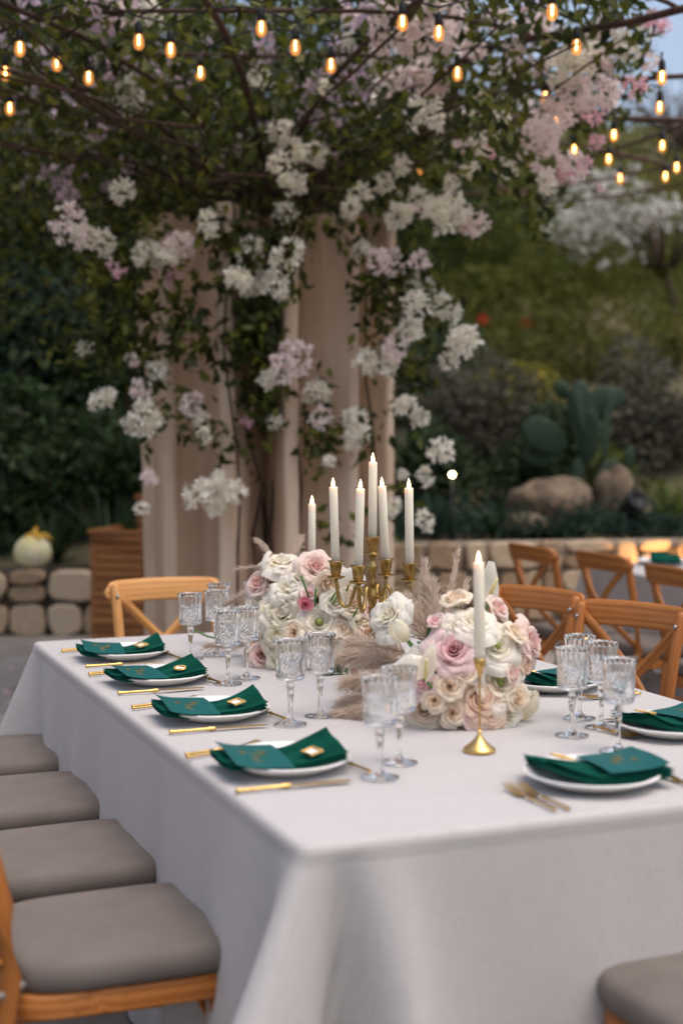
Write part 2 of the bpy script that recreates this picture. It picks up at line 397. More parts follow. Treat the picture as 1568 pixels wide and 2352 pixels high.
# ------------------------------------------------------------------ planter of slats
pl = empty('wooden_planter', (-1.33, 9.05, 0), rad(-14), 'stepped planter of reddish horizontal wooden slats left of the pillars', 'planter')
def slat_box(cx, cy_, hx, hy, z0, z1, n):
    mb = MB(); mb.box((cx, cy_, (z0 + z1) / 2), (hx - .022, hy - .022, (z1 - z0) / 2 - .015)); mb.obj('box_core', M_BARK, pl)
    hs = (z1 - z0) / n
    for k in range(n):
        z = z0 + (k + .5) * hs
        for (a, b) in (((cx - hx, cy_ - hy), (cx + hx, cy_ - hy)), ((cx + hx, cy_ - hy + .02), (cx + hx, cy_ + hy)), ((cx - hx, cy_ + hy), (cx - hx, cy_ - hy + .02))):
            mb = MB(); q = hs * .42
            mb.sweep([(a[0], a[1], z), (b[0], b[1], z)], [(-.009, -q), (.009, -q), (.011, -q * .8), (.011, q * .8), (.009, q), (-.009, q)], smooth=False)
            mb.obj('slat', M_SLAT, pl)
    mb = MB()
    for (a, b) in (((cx - hx - .01, cy_ - hy), (cx + hx + .01, cy_ - hy)), ((cx + hx, cy_ - hy + .03), (cx + hx, cy_ + hy)), ((cx - hx, cy_ - hy + .03), (cx - hx, cy_ + hy))):
        mb.sweep([(a[0], a[1], z1 + .012), (b[0], b[1], z1 + .012)], [(-.02, -.01), (.03, -.01), (.03, .01), (-.02, .01)], smooth=False)
    mb.obj('top_trim', M_SLAT, pl)
slat_box(-.02, 0, .17, .22, 0, .86, 15)
slat_box(.075, .47, .14, .22, 0, 1.06, 18)

# ------------------------------------------------------------------ pergola: pillars, iron arms and rings
HUB = Vector((-.37, 7.6, 0))
pg = empty('pergola', HUB, 0, 'umbrella-like pergola of rough pillars carrying rusty iron rods', 'pergola')
def fin(pxf, Yf, pxb, Yb, th, topy, lean=0):
    """upright slab standing radially, narrow front edge towards the open side"""
    a0, b0 = P(pxf, 1000, Yf), P(pxb, 1000, Yb); z1 = CAMZ + (1000 - topy) * Yf / F
    d = Vector((b0.x - a0.x, b0.y - a0.y, 0)); L = d.length; d.normalize(); q = Vector((d.y, -d.x, 0)); h = th / 2; b = .02
    pr = [(L, -h), (L, h)] + [(b - b * math.cos(rad(t)), h - b + b * math.sin(rad(t))) for t in (90, 60, 30, 0)] + [(b - b * math.cos(rad(t)), -h + b - b * math.sin(rad(t))) for t in (0, 30, 60, 90)]
    m = len(pr); vs = []; at = []; NZ = 18; ph = pxf * .1
    for k in range(NZ + 1):
        z = z1 * k / NZ
        for (x, y) in pr:
            w = .004 * math.sin(z * 4 + ph) + .003 * math.sin(z * 11 + ph * 2)
            p = a0 + d * (x + w) + q * (y + w * .6); vs.append((p.x - HUB.x + lean * z, p.y - HUB.y, z)); at.append((z, x + ph, y))
    mb = MB(); mb.add(vs, [(k * m + i, k * m + (i + 1) % m, (k + 1) * m + (i + 1) % m, (k + 1) * m + i) for k in range(NZ) for i in range(m)], at, False)
    mb.f.append(tuple(NZ * m + i for i in range(m))); mb.sm.append(False); mb.mi.append(0)
    mb.obj('pillar', M_POST, pg)
fin(348, 7.80, 378, 8.00, .085, 515, -.018)
fin(392, 7.40, 512, 7.80, .085, 495, -.010)
fin(522, 7.05, 600, 7.60, .085, 470, -.006)
fin(670, 7.05, 618, 7.62, .075, 478, 0)
fin(814, 7.22, 692, 7.42, .075, 490, .004)
fin(897, 7.50, 800, 7.66, .075, 492, .004)
ZR = 3.22
def rod(pts, r=.011, name='rod'):
    mb = MB(); mb.tube([Vector(p) - HUB for p in pts], r, 7); return mb.obj(name, M_ROD, pg)
for k in range(14):
    a = 2 * math.pi * k / 14 + .13
    rod([(HUB.x + math.cos(a) * q, HUB.y + math.sin(a) * q, 2.55 + .67 * min(1, q / 1.1) ** .6 + R.uniform(-.03, .03)) for q in (.15, .5, .9, 1.5, 2.2, 3.0, 3.7)], .013 if k % 2 else .017, 'arm')
for q in (1.0, 1.7, 2.4, 3.05, 3.65):
    pts = [Vector((HUB.x + math.cos(b) * q, HUB.y + math.sin(b) * q, ZR + .02 * math.sin(5 * b))) - HUB for b in [2 * math.pi * i / 48 for i in range(48)]]
    mb = MB(); mb.tube(pts, .010, 6, closed=True); mb.obj('ring', M_ROD, pg)

# ------------------------------------------------------------------ bougainvillea
bv = empty('bougainvillea', HUB, 0, 'dense flowering vine with white and pink blossoms over the pillars', 'vine')
pts = []
def inside(x, y, z):
    dx, dy = x - HUB.x, y - HUB.y; r = math.hypot(dx, dy)
    edge = 3.6 if dx < .6 else max(1.5, 3.6 - (dx - .6) * 1.3)
    if x > 1.75 - max(0, 7.0 - y) * .1: return False
    if r > edge or y < 5.45 or x < -2.7: return False
    lo = 2.52 + .62 * min(1, max(0, r - .55) / 1.2) ** .8
    hi = 3.75 - .1 * r
    return lo < z < hi
n_can = 0
while n_can < 14500:
    x, y, z = R.uniform(-4, 1.9), R.uniform(4.4, 11.0), R.uniform(2.4, 3.8)
    dens = .5 + .5 * math.sin(x * 2.3 + 1.2 * math.sin(y * 1.7)) * math.sin(y * 2.1 + z * 2.2)
    if R.random() > .22 + dens * .9: continue
    if inside(x, y, z): pts.append((x, y, z)); n_can += 1
def strand(p, L, n, spread=.06, drift=(0, 0)):
    for i in range(n):
        t = R.random(); pts.append((p[0] + drift[0] * t + R.gauss(0, spread), p[1] + drift[1] * t + R.gauss(0, spread), p[2] - L * t + R.gauss(0, .03)))
# growth hanging down the pillars (x, y in the picture -> place on the front of the pillars)
GR = [(330, 560, 90), (300, 620, 80), (430, 740, 150), (370, 800, 110), (480, 800, 120), (560, 780, 200), (600, 720, 200), (620, 840, 200), (560, 560, 200), (640, 650, 160), (540, 640, 150), (500, 530, 150),
      (800, 540, 60), (860, 680, 130), (900, 720, 130), (880, 640, 110), (930, 620, 140), (620, 930, 120), (590, 900, 120), (730, 980, 90), (745, 1010, 70), (440, 950, 70), (470, 1000, 60), (340, 950, 90), (350, 860, 90),
      (820, 980, 60), (930, 850, 80), (930, 940, 50), (860, 790, 60), (725, 900, 30), (960, 700, 90), (1000, 800, 70), (640, 560, 160), (670, 500, 160), (280, 700, 130), (240, 780, 120), (180, 800, 60), (300, 800, 90), (960, 580, 100), (1010, 690, 50),
      (900, 1160, 40), (770, 1210, 30), (400, 650, 60), (230, 640, 160), (330, 700, 120), (545, 1020, 30)]
for (x, y, n) in GR:
    for i in range(int(n * .5)):
        pts.append(tuple(P(x + R.gauss(0, 26), y + R.gauss(0, 32), 7.02 + R.gauss(0, .09))))
# trailing tips under the canopy on both sides
for i in range(40):
    a = R.uniform(0, 2 * math.pi); q = R.uniform(.6, 2.2)
    x, y = HUB.x + math.cos(a) * q, HUB.y + math.sin(a) * q
    if x > 1.3: continue
    strand((x, y, 2.95), R.uniform(.15, .5), 40)
for i in range(40):
    x, y = R.uniform(-2.6, -1.0), R.uniform(7.0, 9.5); strand((x, y, 3.1), R.uniform(.4, 1.3), 60, .1)
pa = np.array(pts) - np.array(HUB)
link('foliage', leaves('foliage', pa, .075, M_VLEAF, .5, .55), bv, kind='stuff')
# stems
def wig(p0, p1, n=8, amp=.05):
    p0, p1 = Vector(p0), Vector(p1)
    return [p0.lerp(p1, i / n) + Vector((R.gauss(0, amp), R.gauss(0, amp), R.gauss(0, amp * .4))) * (0 if i in (0, n) else 1) - HUB for i in range(n + 1)]
for (x0, x1, Y, zt) in ((545, 520, 6.98, 2.8), (610, 560, 7.2, 2.9), (690, 690, 7.15, 2.9), (868, 840, 7.2, 2.3), (610, 615, 7.5, 3.0), (640, 600, 7.3, 2.9)):
    a = P(x0, 1600, Y); a.z = 0; b = P(x1, 600, Y); b.z = zt
    mb = MB(); mb.tube(wig(a, b, 12, .025), [.010 * (1 - .04 * i) for i in range(13)], 6); mb.obj('stem', M_BARK, bv)
for i in range(46):
    a = R.uniform(0, 2 * math.pi); q = R.uniform(1.0, 3.4)
    x, y = HUB.x + math.cos(a) * q, HUB.y + math.sin(a) * q
    if x > 1.9: continue
    p1 = (x, y, R.uniform(3.0, 3.4)); p0 = (HUB.x + R.gauss(0, .3), HUB.y + R.gauss(0, .3), 2.7)
    mb = MB(); mb.tube(wig(p0, p1, 9, .07), [.013 * (1 - .075 * j) for j in range(10)], 5); mb.obj('stem', M_BARK, bv)
# blossom clusters: three-bract flowers
def cluster(m, k, n=22, r=.085, elong=1.0, big=1.12):
    rr = np.random.default_rng(k); mb = MB()
    for i in range(n):
        d = rr.normal(size=3); d /= np.linalg.norm(d); c = Vector(d * r * (rr.uniform(.25, 1) ** .5)); c.z *= elong
        ax = (Vector(d) + Vector(rr.normal(size=3)) * .5).normalized(); q = ax.to_track_quat('Z', 'Y').to_matrix()
        s_ = rr.uniform(.026, .038) * big; ph = rr.uniform(0, 6.28); sh = float(rr.uniform(0, .25))
        for j in range(3):
            a = ph + j * 2.094; u = Vector((math.cos(a), math.sin(a), 0)); w = Vector((-math.sin(a), math.cos(a), 0)); z = Vector((0, 0, 1))
            vs = [Vector((0, 0, 0)), u * .5 + w * .42 + z * .55, u * 1.05 + z * .75, u * .5 - w * .42 + z * .55, u * .55 + z * .4]
            mb.add([c + q @ (v * s_) for v in vs], [(0, 1, 4), (1, 2, 4), (0, 4, 3), (4, 2, 3)], [(t + sh, 0, 0) for t in (.05, .6, .8, .6, .4)], True)
    return mb.mesh('blossom_cluster', m)
CL = {'w': [cluster(M_BRW, k, 34, .08, (1, 1.3, .8)[k % 3]) for k in range(4)], 'p': [cluster(M_BRP, 10 + k, 32, .085, (1, 1.3, .8)[k % 3]) for k in range(4)], 'k': [cluster(M_BRK, 20 + k, 18, .07) for k in range(2)], 'm': [cluster(M_BRM, 30 + k, 20, .08) for k in range(3)]}
def bloom(px, py, r, c, Y):
    p = P(px, py, Y) - HUB; s_ = r * Y / F / .095
    link('blossom_cluster', R.choice(CL[c]), bv, p, (R.uniform(-.5, .5), R.uniform(-.5, .5), R.uniform(0, 6.28)), scale=(s_,) * 3)
# (x, y, radius, tint): as they hang in front of the pillars and below the canopy
for (x, y, r, c) in [(298, 222, 38, 'w'), (600, 180, 30, 'w'), (645, 305, 32, 'w'), (670, 345, 34, 'w'), (725, 358, 32, 'w'), (640, 375, 26, 'w'), (680, 425, 30, 'w'), (655, 490, 28, 'w'), (660, 415, 22, 'w'),
    (165, 520, 44, 'p'), (190, 545, 34, 'w'), (240, 560, 30, 'w'), (280, 440, 30, 'w'), (345, 585, 40, 'w'), (415, 565, 36, 'p'), (385, 590, 26, 'w'), (400, 635, 28, 'k'), (268, 618, 26, 'k'), (480, 515, 28, 'w'), (575, 575, 34, 'w'), (545, 640, 34, 'w'), (630, 655, 34, 'w'), (660, 590, 38, 'w'), (570, 660, 24, 'w'), (600, 640, 24, 'w'),
    (680, 825, 40, 'p'), (650, 850, 34, 'p'), (620, 875, 28, 'w'), (725, 900, 34, 'w'), (735, 960, 26, 'p'), (570, 960, 26, 'k'), (632, 970, 20, 'w'), (440, 930, 28, 'p'), (460, 965, 22, 'w'), (470, 1000, 18, 'w'), (325, 890, 26, 'p'), (360, 855, 26, 'w'), (330, 960, 38, 'w'), (300, 975, 24, 'w'), (355, 970, 24, 'w'), (230, 920, 30, 'w'), (250, 905, 20, 'w'), (195, 800, 20, 'w'), (302, 825, 18, 'p'),
    (345, 1095, 22, 'p'), (327, 1168, 18, 'w'), (455, 1135, 34, 'w'), (500, 1125, 40, 'w'), (540, 1130, 28, 'w'), (495, 1165, 26, 'w'), (500, 1100, 20, 'w'), (755, 1060, 16, 'w'),
    (840, 830, 30, 'w'), (880, 840, 34, 'w'), (910, 800, 34, 'p'), (945, 760, 32, 'w'), (955, 700, 34, 'w'), (965, 655, 32, 'w'), (945, 730, 26, 'w'), (965, 600, 26, 'p'), (900, 605, 30, 'p'), (870, 600, 28, 'p'), (830, 570, 22, 'w'), (1025, 710, 34, 'w'), (1065, 785, 40, 'w'), (1030, 830, 24, 'w'), (1075, 770, 22, 'w'), (815, 965, 30, 'w'), (825, 990, 26, 'w'), (808, 1015, 24, 'w'),
    (965, 962, 24, 'w'), (935, 930, 24, 'w'), (915, 935, 18, 'w'), (1012, 1035, 32, 'w'), (975, 1095, 22, 'w'), (925, 1090, 14, 'w'), (975, 1197, 24, 'w'), (903, 1165, 20, 'w'), (895, 1180, 14, 'w'),
    (915, 495, 36, 'w'), (825, 450, 30, 'w'), (880, 420, 26, 'w'), (965, 460, 28, 'w'), (1030, 490, 46, 'w'), (1000, 480, 30, 'w'), (1090, 515, 32, 'p'), (1060, 500, 30, 'w'), (1035, 420, 20, 'w'), (1080, 390, 22, 'w'), (805, 480, 24, 'w'), (920, 380, 26, 'w')]:
    bloom(x, y, r, c, 6.85 + R.uniform(-.08, .12))
# blossoms hanging at the underside of the canopy to the right and over the middle
for (x, y, r, c) in [(975, 265, 48, 'w'), (985, 175, 44, 'p'), (1005, 195, 30, 'p'), (965, 150, 30, 'p'), (925, 180, 30, 'p'), (1080, 110, 36, 'p'), (1060, 60, 40, 'p'), (965, 40, 34, 'k'), (945, 20, 24, 'k'), (1140, 45, 36, 'p'), (1230, 40, 46, 'k'), (1240, 70, 36, 'p'), (1300, 160, 50, 'p'), (1330, 130, 50, 'p'), (1350, 165, 44, 'p'), (1270, 175, 36, 'p'), (1385, 140, 40, 'p'), (1410, 150, 30, 'k'), (1390, 210, 40, 'p'), (1430, 215, 40, 'p'), (1455, 200, 34, 'k'), (1365, 260, 36, 'k'), (1330, 215, 36, 'p'), (1345, 235, 30, 'p'), (1245, 290, 44, 'p'), (1260, 310, 36, 'p'), (1275, 245, 40, 'p'), (1225, 315, 36, 'p'), (1290, 280, 30, 'p'),
    (1285, 360, 44, 'p'), (1265, 385, 44, 'p'), (1310, 380, 40, 'p'), (1300, 400, 30, 'k'), (1342, 380, 24, 'k'), (1257, 420, 26, 'p'), (1368, 328, 26, 'k'), (1378, 432, 14, 'k'), (1110, 335, 36, 'p'), (1120, 350, 26, 'k'), (1160, 390, 28, 'w'), (1085, 270, 20, 'w'), (1150, 275, 26, 'p'), (1090, 218, 18, 'w'), (1200, 190, 26, 'p'), (1180, 110, 26, 'p'), (1440, 120, 34, 'p'), (1500, 45, 34, 'k'), (1520, 65, 26, 'k'), (1480, 70, 26, 'p'), (1390, 60, 30, 'p'), (1420, 85, 26, 'p'), (1350, 75, 26, 'p'), (1490, 140, 24, 'p'), (1360, 100, 30, 'p'), (1460, 180, 26, 'p'),
    (300, 20, 54, 'p'), (340, 30, 36, 'w'), (265, 30, 36, 'p'), (230, 15, 30, 'p'), (800, 95, 22, 'w'), (870, 65, 18, 'w'), (745, 200, 18, 'w'), (800, 40, 22, 'p')]:
    if R.random() < .16 and x > 1150: continue
    bloom(x, y, r * .92, 'w' if c == 'p' and R.random() < .3 else c, R.uniform(6.3, 7.0))
for (x, y, r, c) in [(60, 190, 44, 'm'), (100, 130, 40, 'm'), (30, 30, 40, 'm'), (130, 60, 36, 'm'), (190, 205, 44, 'm'), (60, 215, 30, 'p'), (85, 330, 40, 'm'), (110, 360, 36, 'm'), (60, 290, 26, 'm'), (165, 330, 30, 'm'), (130, 410, 40, 'm'), (175, 390, 36, 'm'), (65, 420, 20, 'm'), (150, 440, 30, 'm'), (215, 300, 30, 'm'), (200, 360, 26, 'm'), (300, 380, 26, 'm'), (255, 430, 24, 'm'), (20, 80, 30, 'm'), (170, 20, 30, 'm'), (80, 20, 30, 'm'), (60, 150, 30, 'm'), (350, 230, 30, 'm'), (250, 280, 24, 'm'), (500, 240, 18, 'm'), (420, 40, 20, 'm'), (560, 80, 22, 'm'), (470, 100, 20, 'm'), (640, 50, 22, 'm')]:
    bloom(x, y, r, c, R.uniform(7.2, 8.4))
for i in range(80):       # blossoms on top of the canopy, seen through the leaves against the sky
    for _ in range(50):
        x, y = R.uniform(-3.6, 1.7), R.uniform(5.0, 10.6)
        if inside(x, y, 3.25): break
    link('blossom_cluster', R.choice(CL['m' if x < .2 else 'p']), bv, Vector((x, y, R.uniform(3.2, 3.6))) - HUB, (R.uniform(-.5, .5), R.uniform(-.5, .5), R.uniform(0, 6)), scale=(R.uniform(.9, 1.6),) * 3)

# ------------------------------------------------------------------ string lights
M_BULB, t_, b_, o_ = mat('amber_glass')
tr_ = N(t_, 'ShaderNodeBsdfTransparent'); tr_.inputs[0].default_value = (1, .72, .42, 1)
gl_ = N(t_, 'ShaderNodeBsdfGlossy'); gl_.inputs['Roughness'].default_value = .08
em_ = N(t_, 'ShaderNodeEmission'); em_.inputs[0].default_value = (1, .42, .12, 1); em_.inputs[1].default_value = .26
mx1 = N(t_, 'ShaderNodeMixShader'); mx1.inputs[0].default_value = .06; t_.links.new(tr_.outputs[0], mx1.inputs[1]); t_.links.new(gl_.outputs[0], mx1.inputs[2])
mx2 = N(t_, 'ShaderNodeAddShader'); t_.links.new(mx1.outputs[0], mx2.inputs[0]); t_.links.new(em_.outputs[0], mx2.inputs[1]); t_.links.new(mx2.outputs[0], o_.inputs[0])
M_FIL = m_emit('filament', (1, .62, .28), 15)
mb = MB(); mb.lathe([(.0001, -.046), (.011, -.044), (.0185, -.035), (.0215, -.022), (.021, -.008), (.0165, .008), (.012, .018), (.011, .024)], 14); bulb_me = mb.mesh('bulb', M_BULB)
mb = MB(); mb.lathe([(.0001, .072), (.006, .07), (.009, .062), (.0145, .055), (.0155, .03), (.0155, .018), (.012, .014), (.0001, .014)], 12); sock_me = mb.mesh('socket', M_CABLE)
mb = MB(); mb.tube([(-.003, 0, .012), (-.003, 0, -.026)], .0022, 5); mb.tube([(.003, 0, .012), (.003, 0, -.026)], .0022, 5); fil_me = mb.mesh('filament', M_FIL)
ZB = 3.05
STR = [([(-120, 90), (46, 104), (319, 88), (600, 57), (924, 44), (1267, 19)], 'string of amber bulbs along the top edge with five lamps, nearest the table'),
       ([(-130, 190), (13, 161), (131, 139), (392, 107), (678, 101), (1007, 68), (1323, 100)], 'string of amber bulbs just behind the top one, starting at the left edge'),
       ([(23, 243), (204, 172), (460, 161), (760, 143), (1050, 162), (1252, 218), (1277, 270)], 'string of amber bulbs crossing the dark middle of the vine'),
       ([(1519, 171), (1514, 241), (1409, 305), (1318, 339), (1212, 362), (968, 383)], 'string of amber bulbs curving below the pink blossoms at the right'),
       ([(1520, 330), (1397, 361), (1423, 405), (1527, 401), (1553, 380)], 'lowest string of amber bulbs on bare rods at the right edge')]
for (bl, lab) in STR:
    b0 = T(bl[len(bl) // 2][0], bl[len(bl) // 2][1], ZB); b0.z = 0
    s_ = empty('string_lights', b0, 0, lab, 'string lights', 'amber bulb strings under the pergola')
    path = []; prev = None
    for (x, y) in bl:
        p = T(x, y, ZB); q = p - b0
        k = link('lamp', sock_me, s_, q, (0, 0, R.uniform(0, 6)))
        link('bulb', bulb_me, k); link('filament', fil_me, k)
        top = q + Vector((0, 0, .085))
        if prev is not None:
            for i in range(1, 7):
                tt = i / 6; m = prev.lerp(top, tt); m.z += .07 * math.sin(math.pi * tt) ; path.append(m)
        else: path.append(top)
        prev = top
    mb = MB(); mb.tube(path, .0045, 6); mb.obj('cable', M_CABLE, s_)

# ------------------------------------------------------------------ background planting
def m_bush(name, cols): return m_leaf(name, cols, .4, .6)
ML = {'dark': m_bush('leaf_dark', [(.012, .025, .009), (.028, .055, .016), (.05, .09, .024)]),
      'mid': m_bush('leaf_mid', [(.05, .07, .012), (.09, .12, .02), (.14, .165, .03)]),
      'olive': m_bush('leaf_olive', [(.095, .105, .016), (.145, .15, .024), (.195, .19, .034)]),
      'blue': m_bush('leaf_bluegreen', [(.012, .03, .02), (.03, .06, .04), (.05, .09, .06)]),
      'grey': m_bush('leaf_grey', [(.06, .055, .035), (.095, .088, .06), (.13, .12, .09)]),
      'yell': m_bush('leaf_yellow', [(.10, .11, .012), (.20, .19, .02), (.30, .25, .02)]),
      'dry': m_bush('leaf_dry', [(.06, .04, .025), (.12, .085, .05), (.18, .13, .085)]),
      'white': m_bush('blossom_white', [(.45, .44, .38), (.62, .6, .54), (.8, .77, .7)])}
def shrub(name, label, c, r, n, size, m, group=None, cat='shrub', trunk=False, lumps=9, aspect=.5, droop=.1):
    if c[1] > 13.5 and not trunk: n, size, lumps = int(n * 3), size * .5, 14
    base = Vector((c[0], c[1], c[2])); o = empty(name, base, 0, label, cat, group)
    p, nn_ = blob_pts((0, 0, r[2] * (1.0 if not trunk else 1.25)), r, n, lumps, .75, True)
    k_ = p[:, 2] > .0; p = p[k_]; nn_ = nn_[k_]
    link('crown' if trunk else 'foliage', leaves('crown' if trunk else 'foliage', p, size, m, aspect, droop, nrm=nn_), o, kind='stuff')
    mb = MB(); hh = r[2] * (1.3 if trunk else .8)
    mb.tube([(0, 0, -.1), (.03, .02, hh * .5), (-.02, 0, hh)], [max(.02, r[0] * .06), max(.015, r[0] * .05), .012], 7)
    for k in range(6):
        a = k * 1.05 + .3; q = r[0] * .6
        mb.tube([(0, 0, hh * .35), (math.cos(a) * q * .5, math.sin(a) * q * .5, hh * .8), (math.cos(a) * q, math.sin(a) * q, hh * 1.15)], [r[0] * .03 + .008, .012, .005], 5)
    mb.obj('trunk' if trunk else 'stem', M_BARK, o); return o
def hz(x, y): return hill_z(x, y)
def at_px(px, py, Y): p = P(px, py, Y); return p
# dark trees behind the left side
for (px, Y, r, n, m, lab, sz) in [(-60, 12.6, (1.7, 1.3, 2.0), 7000, 'dark', 'dark leafy tree at the far left edge behind the low wall', .13),
        (120, 13.6, (1.6, 1.3, 2.3), 7000, 'dark', 'tall dark tree left of the pillars, behind the planter', .13),
        (290, 15.0, (1.8, 1.4, 2.4), 6000, 'mid', 'mid green tree just left of the pillars', .14),
        (560, 16.0, (2.2, 1.5, 2.5), 6000, 'dark', 'dark tree directly behind the pillars', .14),
        (800, 16.5, (1.8, 1.4, 2.2), 5000, 'dark', 'shadowy tree behind the right-hand pillars', .14)]:
    p = P(px, 1000, Y); shrub('tree', lab, (p.x, Y, hz(p.x, Y)), r, n, sz, ML[m], 'trees behind the pergola', 'tree', True, 14)
for (px, Y, zc, r, n, m, lab, sz) in [(1275, 12.1, .75, (.5, .4, .6), 3000, 'dark', 'dark low shrub between the broad boulder and the prickly pear', .06), (1420, 11.9, .72, (.45, .35, .38), 2400, 'mid', 'green low shrub at the base of the prickly pear', .06), (1180, 11.6, .72, (.5, .35, .42), 2600, 'dark', 'dark low shrub left of the broad boulder', .06),
        (100, 12.3, .9, (1.0, .7, 1.5), 4500, 'dark', 'tall dark hedge-like shrub above the gourd', .1),
        (235, 12.8, .9, (.9, .7, 1.6), 4500, 'dark', 'tall dark shrub above the wooden planter', .1), (340, 12.4, .5, (.9, .6, 1.5), 4000, 'dark', 'dark shrub behind the leftmost pillar', .1),
        (1120, 17, 1.8, (1.5, 1.0, 1.3), 4500, 'mid', 'green shrub behind the yellow flowering one', .12), (1330, 24, 3.6, (2.6, 1.8, 1.8), 6000, 'olive', 'tall olive bush above the prickly pear', .17), (1130, 29, 4.4, (2.4, 1.6, 1.8), 4500, 'olive', 'olive bush below the hanging white blossoms at right', .18),
        (40, 11.4, .5, (.75, .5, .75), 3500, 'dark', 'feathery dark bush above the low wall at the left edge', .09),
        (230, 11.6, .5, (.8, .5, .6), 3500, 'dark', 'dark bush between the gourd and the wooden planter', .09),
        (20, 12.2, 1.7, (.8, .6, .8), 3000, 'blue', 'blue green leafy branch mass at the left edge', .12),
        (980, 11.5, .65, (.55, .4, .5), 2500, 'dark', 'low dark shrub right of the pillars above the stone wall', .08),
        (1075, 12.6, .8, (1.0, .6, .8), 5000, 'grey', 'rounded grey green bush behind the garden lamp', .07),
        (1500, 12.6, .8, (.62, .6, .85), 4000, 'grey', 'grey dusky bush right of the prickly pear', .07),
        (1175, 13.2, 1.55, (.46, .4, .5), 2400, 'yell', 'yellow flowering shrub above the grey bush', .09),
        (960, 20, 2.6, (2.2, 1.6, 2.0), 5500, 'mid', 'big green shrub on the slope right of the pillars', .16),
        (1240, 22, 3.0, (2.6, 1.8, 1.7), 6000, 'olive', 'broad olive green bush in the middle of the slope', .17),
        (1480, 21, 2.6, (2.2, 1.8, 1.6), 5500, 'olive', 'olive green bush on the slope at the right edge', .17),
        (1100, 26, 4.6, (2.0, 1.6, 1.6), 3500, 'blue', 'bluish green tree above the slope behind the hanging blossoms', .2),
        (1640, 17, 1.8, (1.3, 1.0, 1.3), 3000, 'mid', 'green bush half cut by the right edge', .12),
        (1350, 15.5, 1.6, (1.7, .8, 1.1), 5200, 'olive', 'green bush behind the tall prickly pear', .1),
        (1000, 14.2, 1.3, (.8, .6, .7), 2600, 'dark', 'dark shrub just right of the outermost pillar', .1),
        (1350, 32, 5.8, (2.4, 1.6, 1.2), 3000, 'dry', 'dry brown brush high on the slope', .2),
        (1560, 30, 5.0, (2.4, 1.6, 1.3), 3000, 'dry', 'dry brown brush on the slope at the right edge', .2),
        (1180, 33, 6.4, (2.6, 1.6, 1.4), 3000, 'olive', 'olive scrub near the top of the slope', .2)]:
    p = P(px, 1000, Y); z = min(zc, hz(p.x, Y) + .0) if Y > 13 else zc
    shrub('shrub', lab, (p.x, Y, z - .05), r, n, sz, ML[m])
# blossoming tree against the sky at the right
for (px, py, Y, r, n, lab) in [(1440, 500, 15.5, (1.1, .8, .55), 900, 'bare branched tree with small white blossoms at the right')]:
    p = P(px, py, Y); o = empty('blossom_tree', (p.x, Y, hz(p.x, Y)), 0, lab, 'tree')
    zc = p.z - hz(p.x, Y)
    pp = blob_pts((0, 0, zc + .1), (1.0, .8, .6), 800, 12, .2)
    link('crown', leaves('crown', pp, .085, ML['white'], .8, 0), o, kind='stuff')
    mb = MB(); mb.tube([(.6, .1, -.2), (.5, 0, zc * .5), (.2, 0, zc)], [.06, .045, .02], 7)
    for k in range(16):
        a = k * 2.4; q = R.uniform(.5, 1.2)
        mb.tube([(.4, 0, zc * .6), (.3 + math.cos(a) * q * .4, math.sin(a) * q * .4, zc * .9), (math.cos(a) * q, math.sin(a) * q, zc + R.uniform(0, .9))], [.02, .012, .005], 5)
    mb.obj('trunk', M_BARK, o)
for (px, py, Y, r, lab) in [(1555, 320, 26, (1.5, 1, 1.5), 'pale leafless tree against the sky at the upper right')]:
    p = P(px, py, Y); o = empty('bare_tree', (p.x, Y, hz(p.x, Y)), 0, lab, 'tree'); zc = p.z - hz(p.x, Y)
    mb = MB(); mb.tube([(0, 0, -.2), (.1, 0, zc * .5), (0, 0, zc + .8)], [.10, .07, .03], 7)
    for k in range(46):
        a = k * 2.4; q = R.uniform(.5, 1.9); z0 = zc * R.uniform(.35, .95)
        mb.tube([(.05, 0, z0), (math.cos(a) * q * .5, math.sin(a) * q * .4, z0 + .7), (math.cos(a) * q, math.sin(a) * q * .8, z0 + R.uniform(.9, 1.8))], [.028, .016, .006], 5)
    mb.obj('trunk', M_BARK, o)
    pp = blob_pts((0, 0, zc + .3), r, 450, 12, .2); link('crown', leaves('crown', pp, .12, ML['dry'], .5, 0), o, kind='stuff')
# low ground cover on the wall tops
pp = np.array([(x, 10.25 + x * .1 + NR.uniform(0, .8), .72 + abs(NR.normal(0, .10))) for x in NR.uniform(.4, 3.9, 5200)])
link('ground_cover', leaves('ground_cover', pp, .075, ML['blue'], .35, -.5), None, kind='stuff')
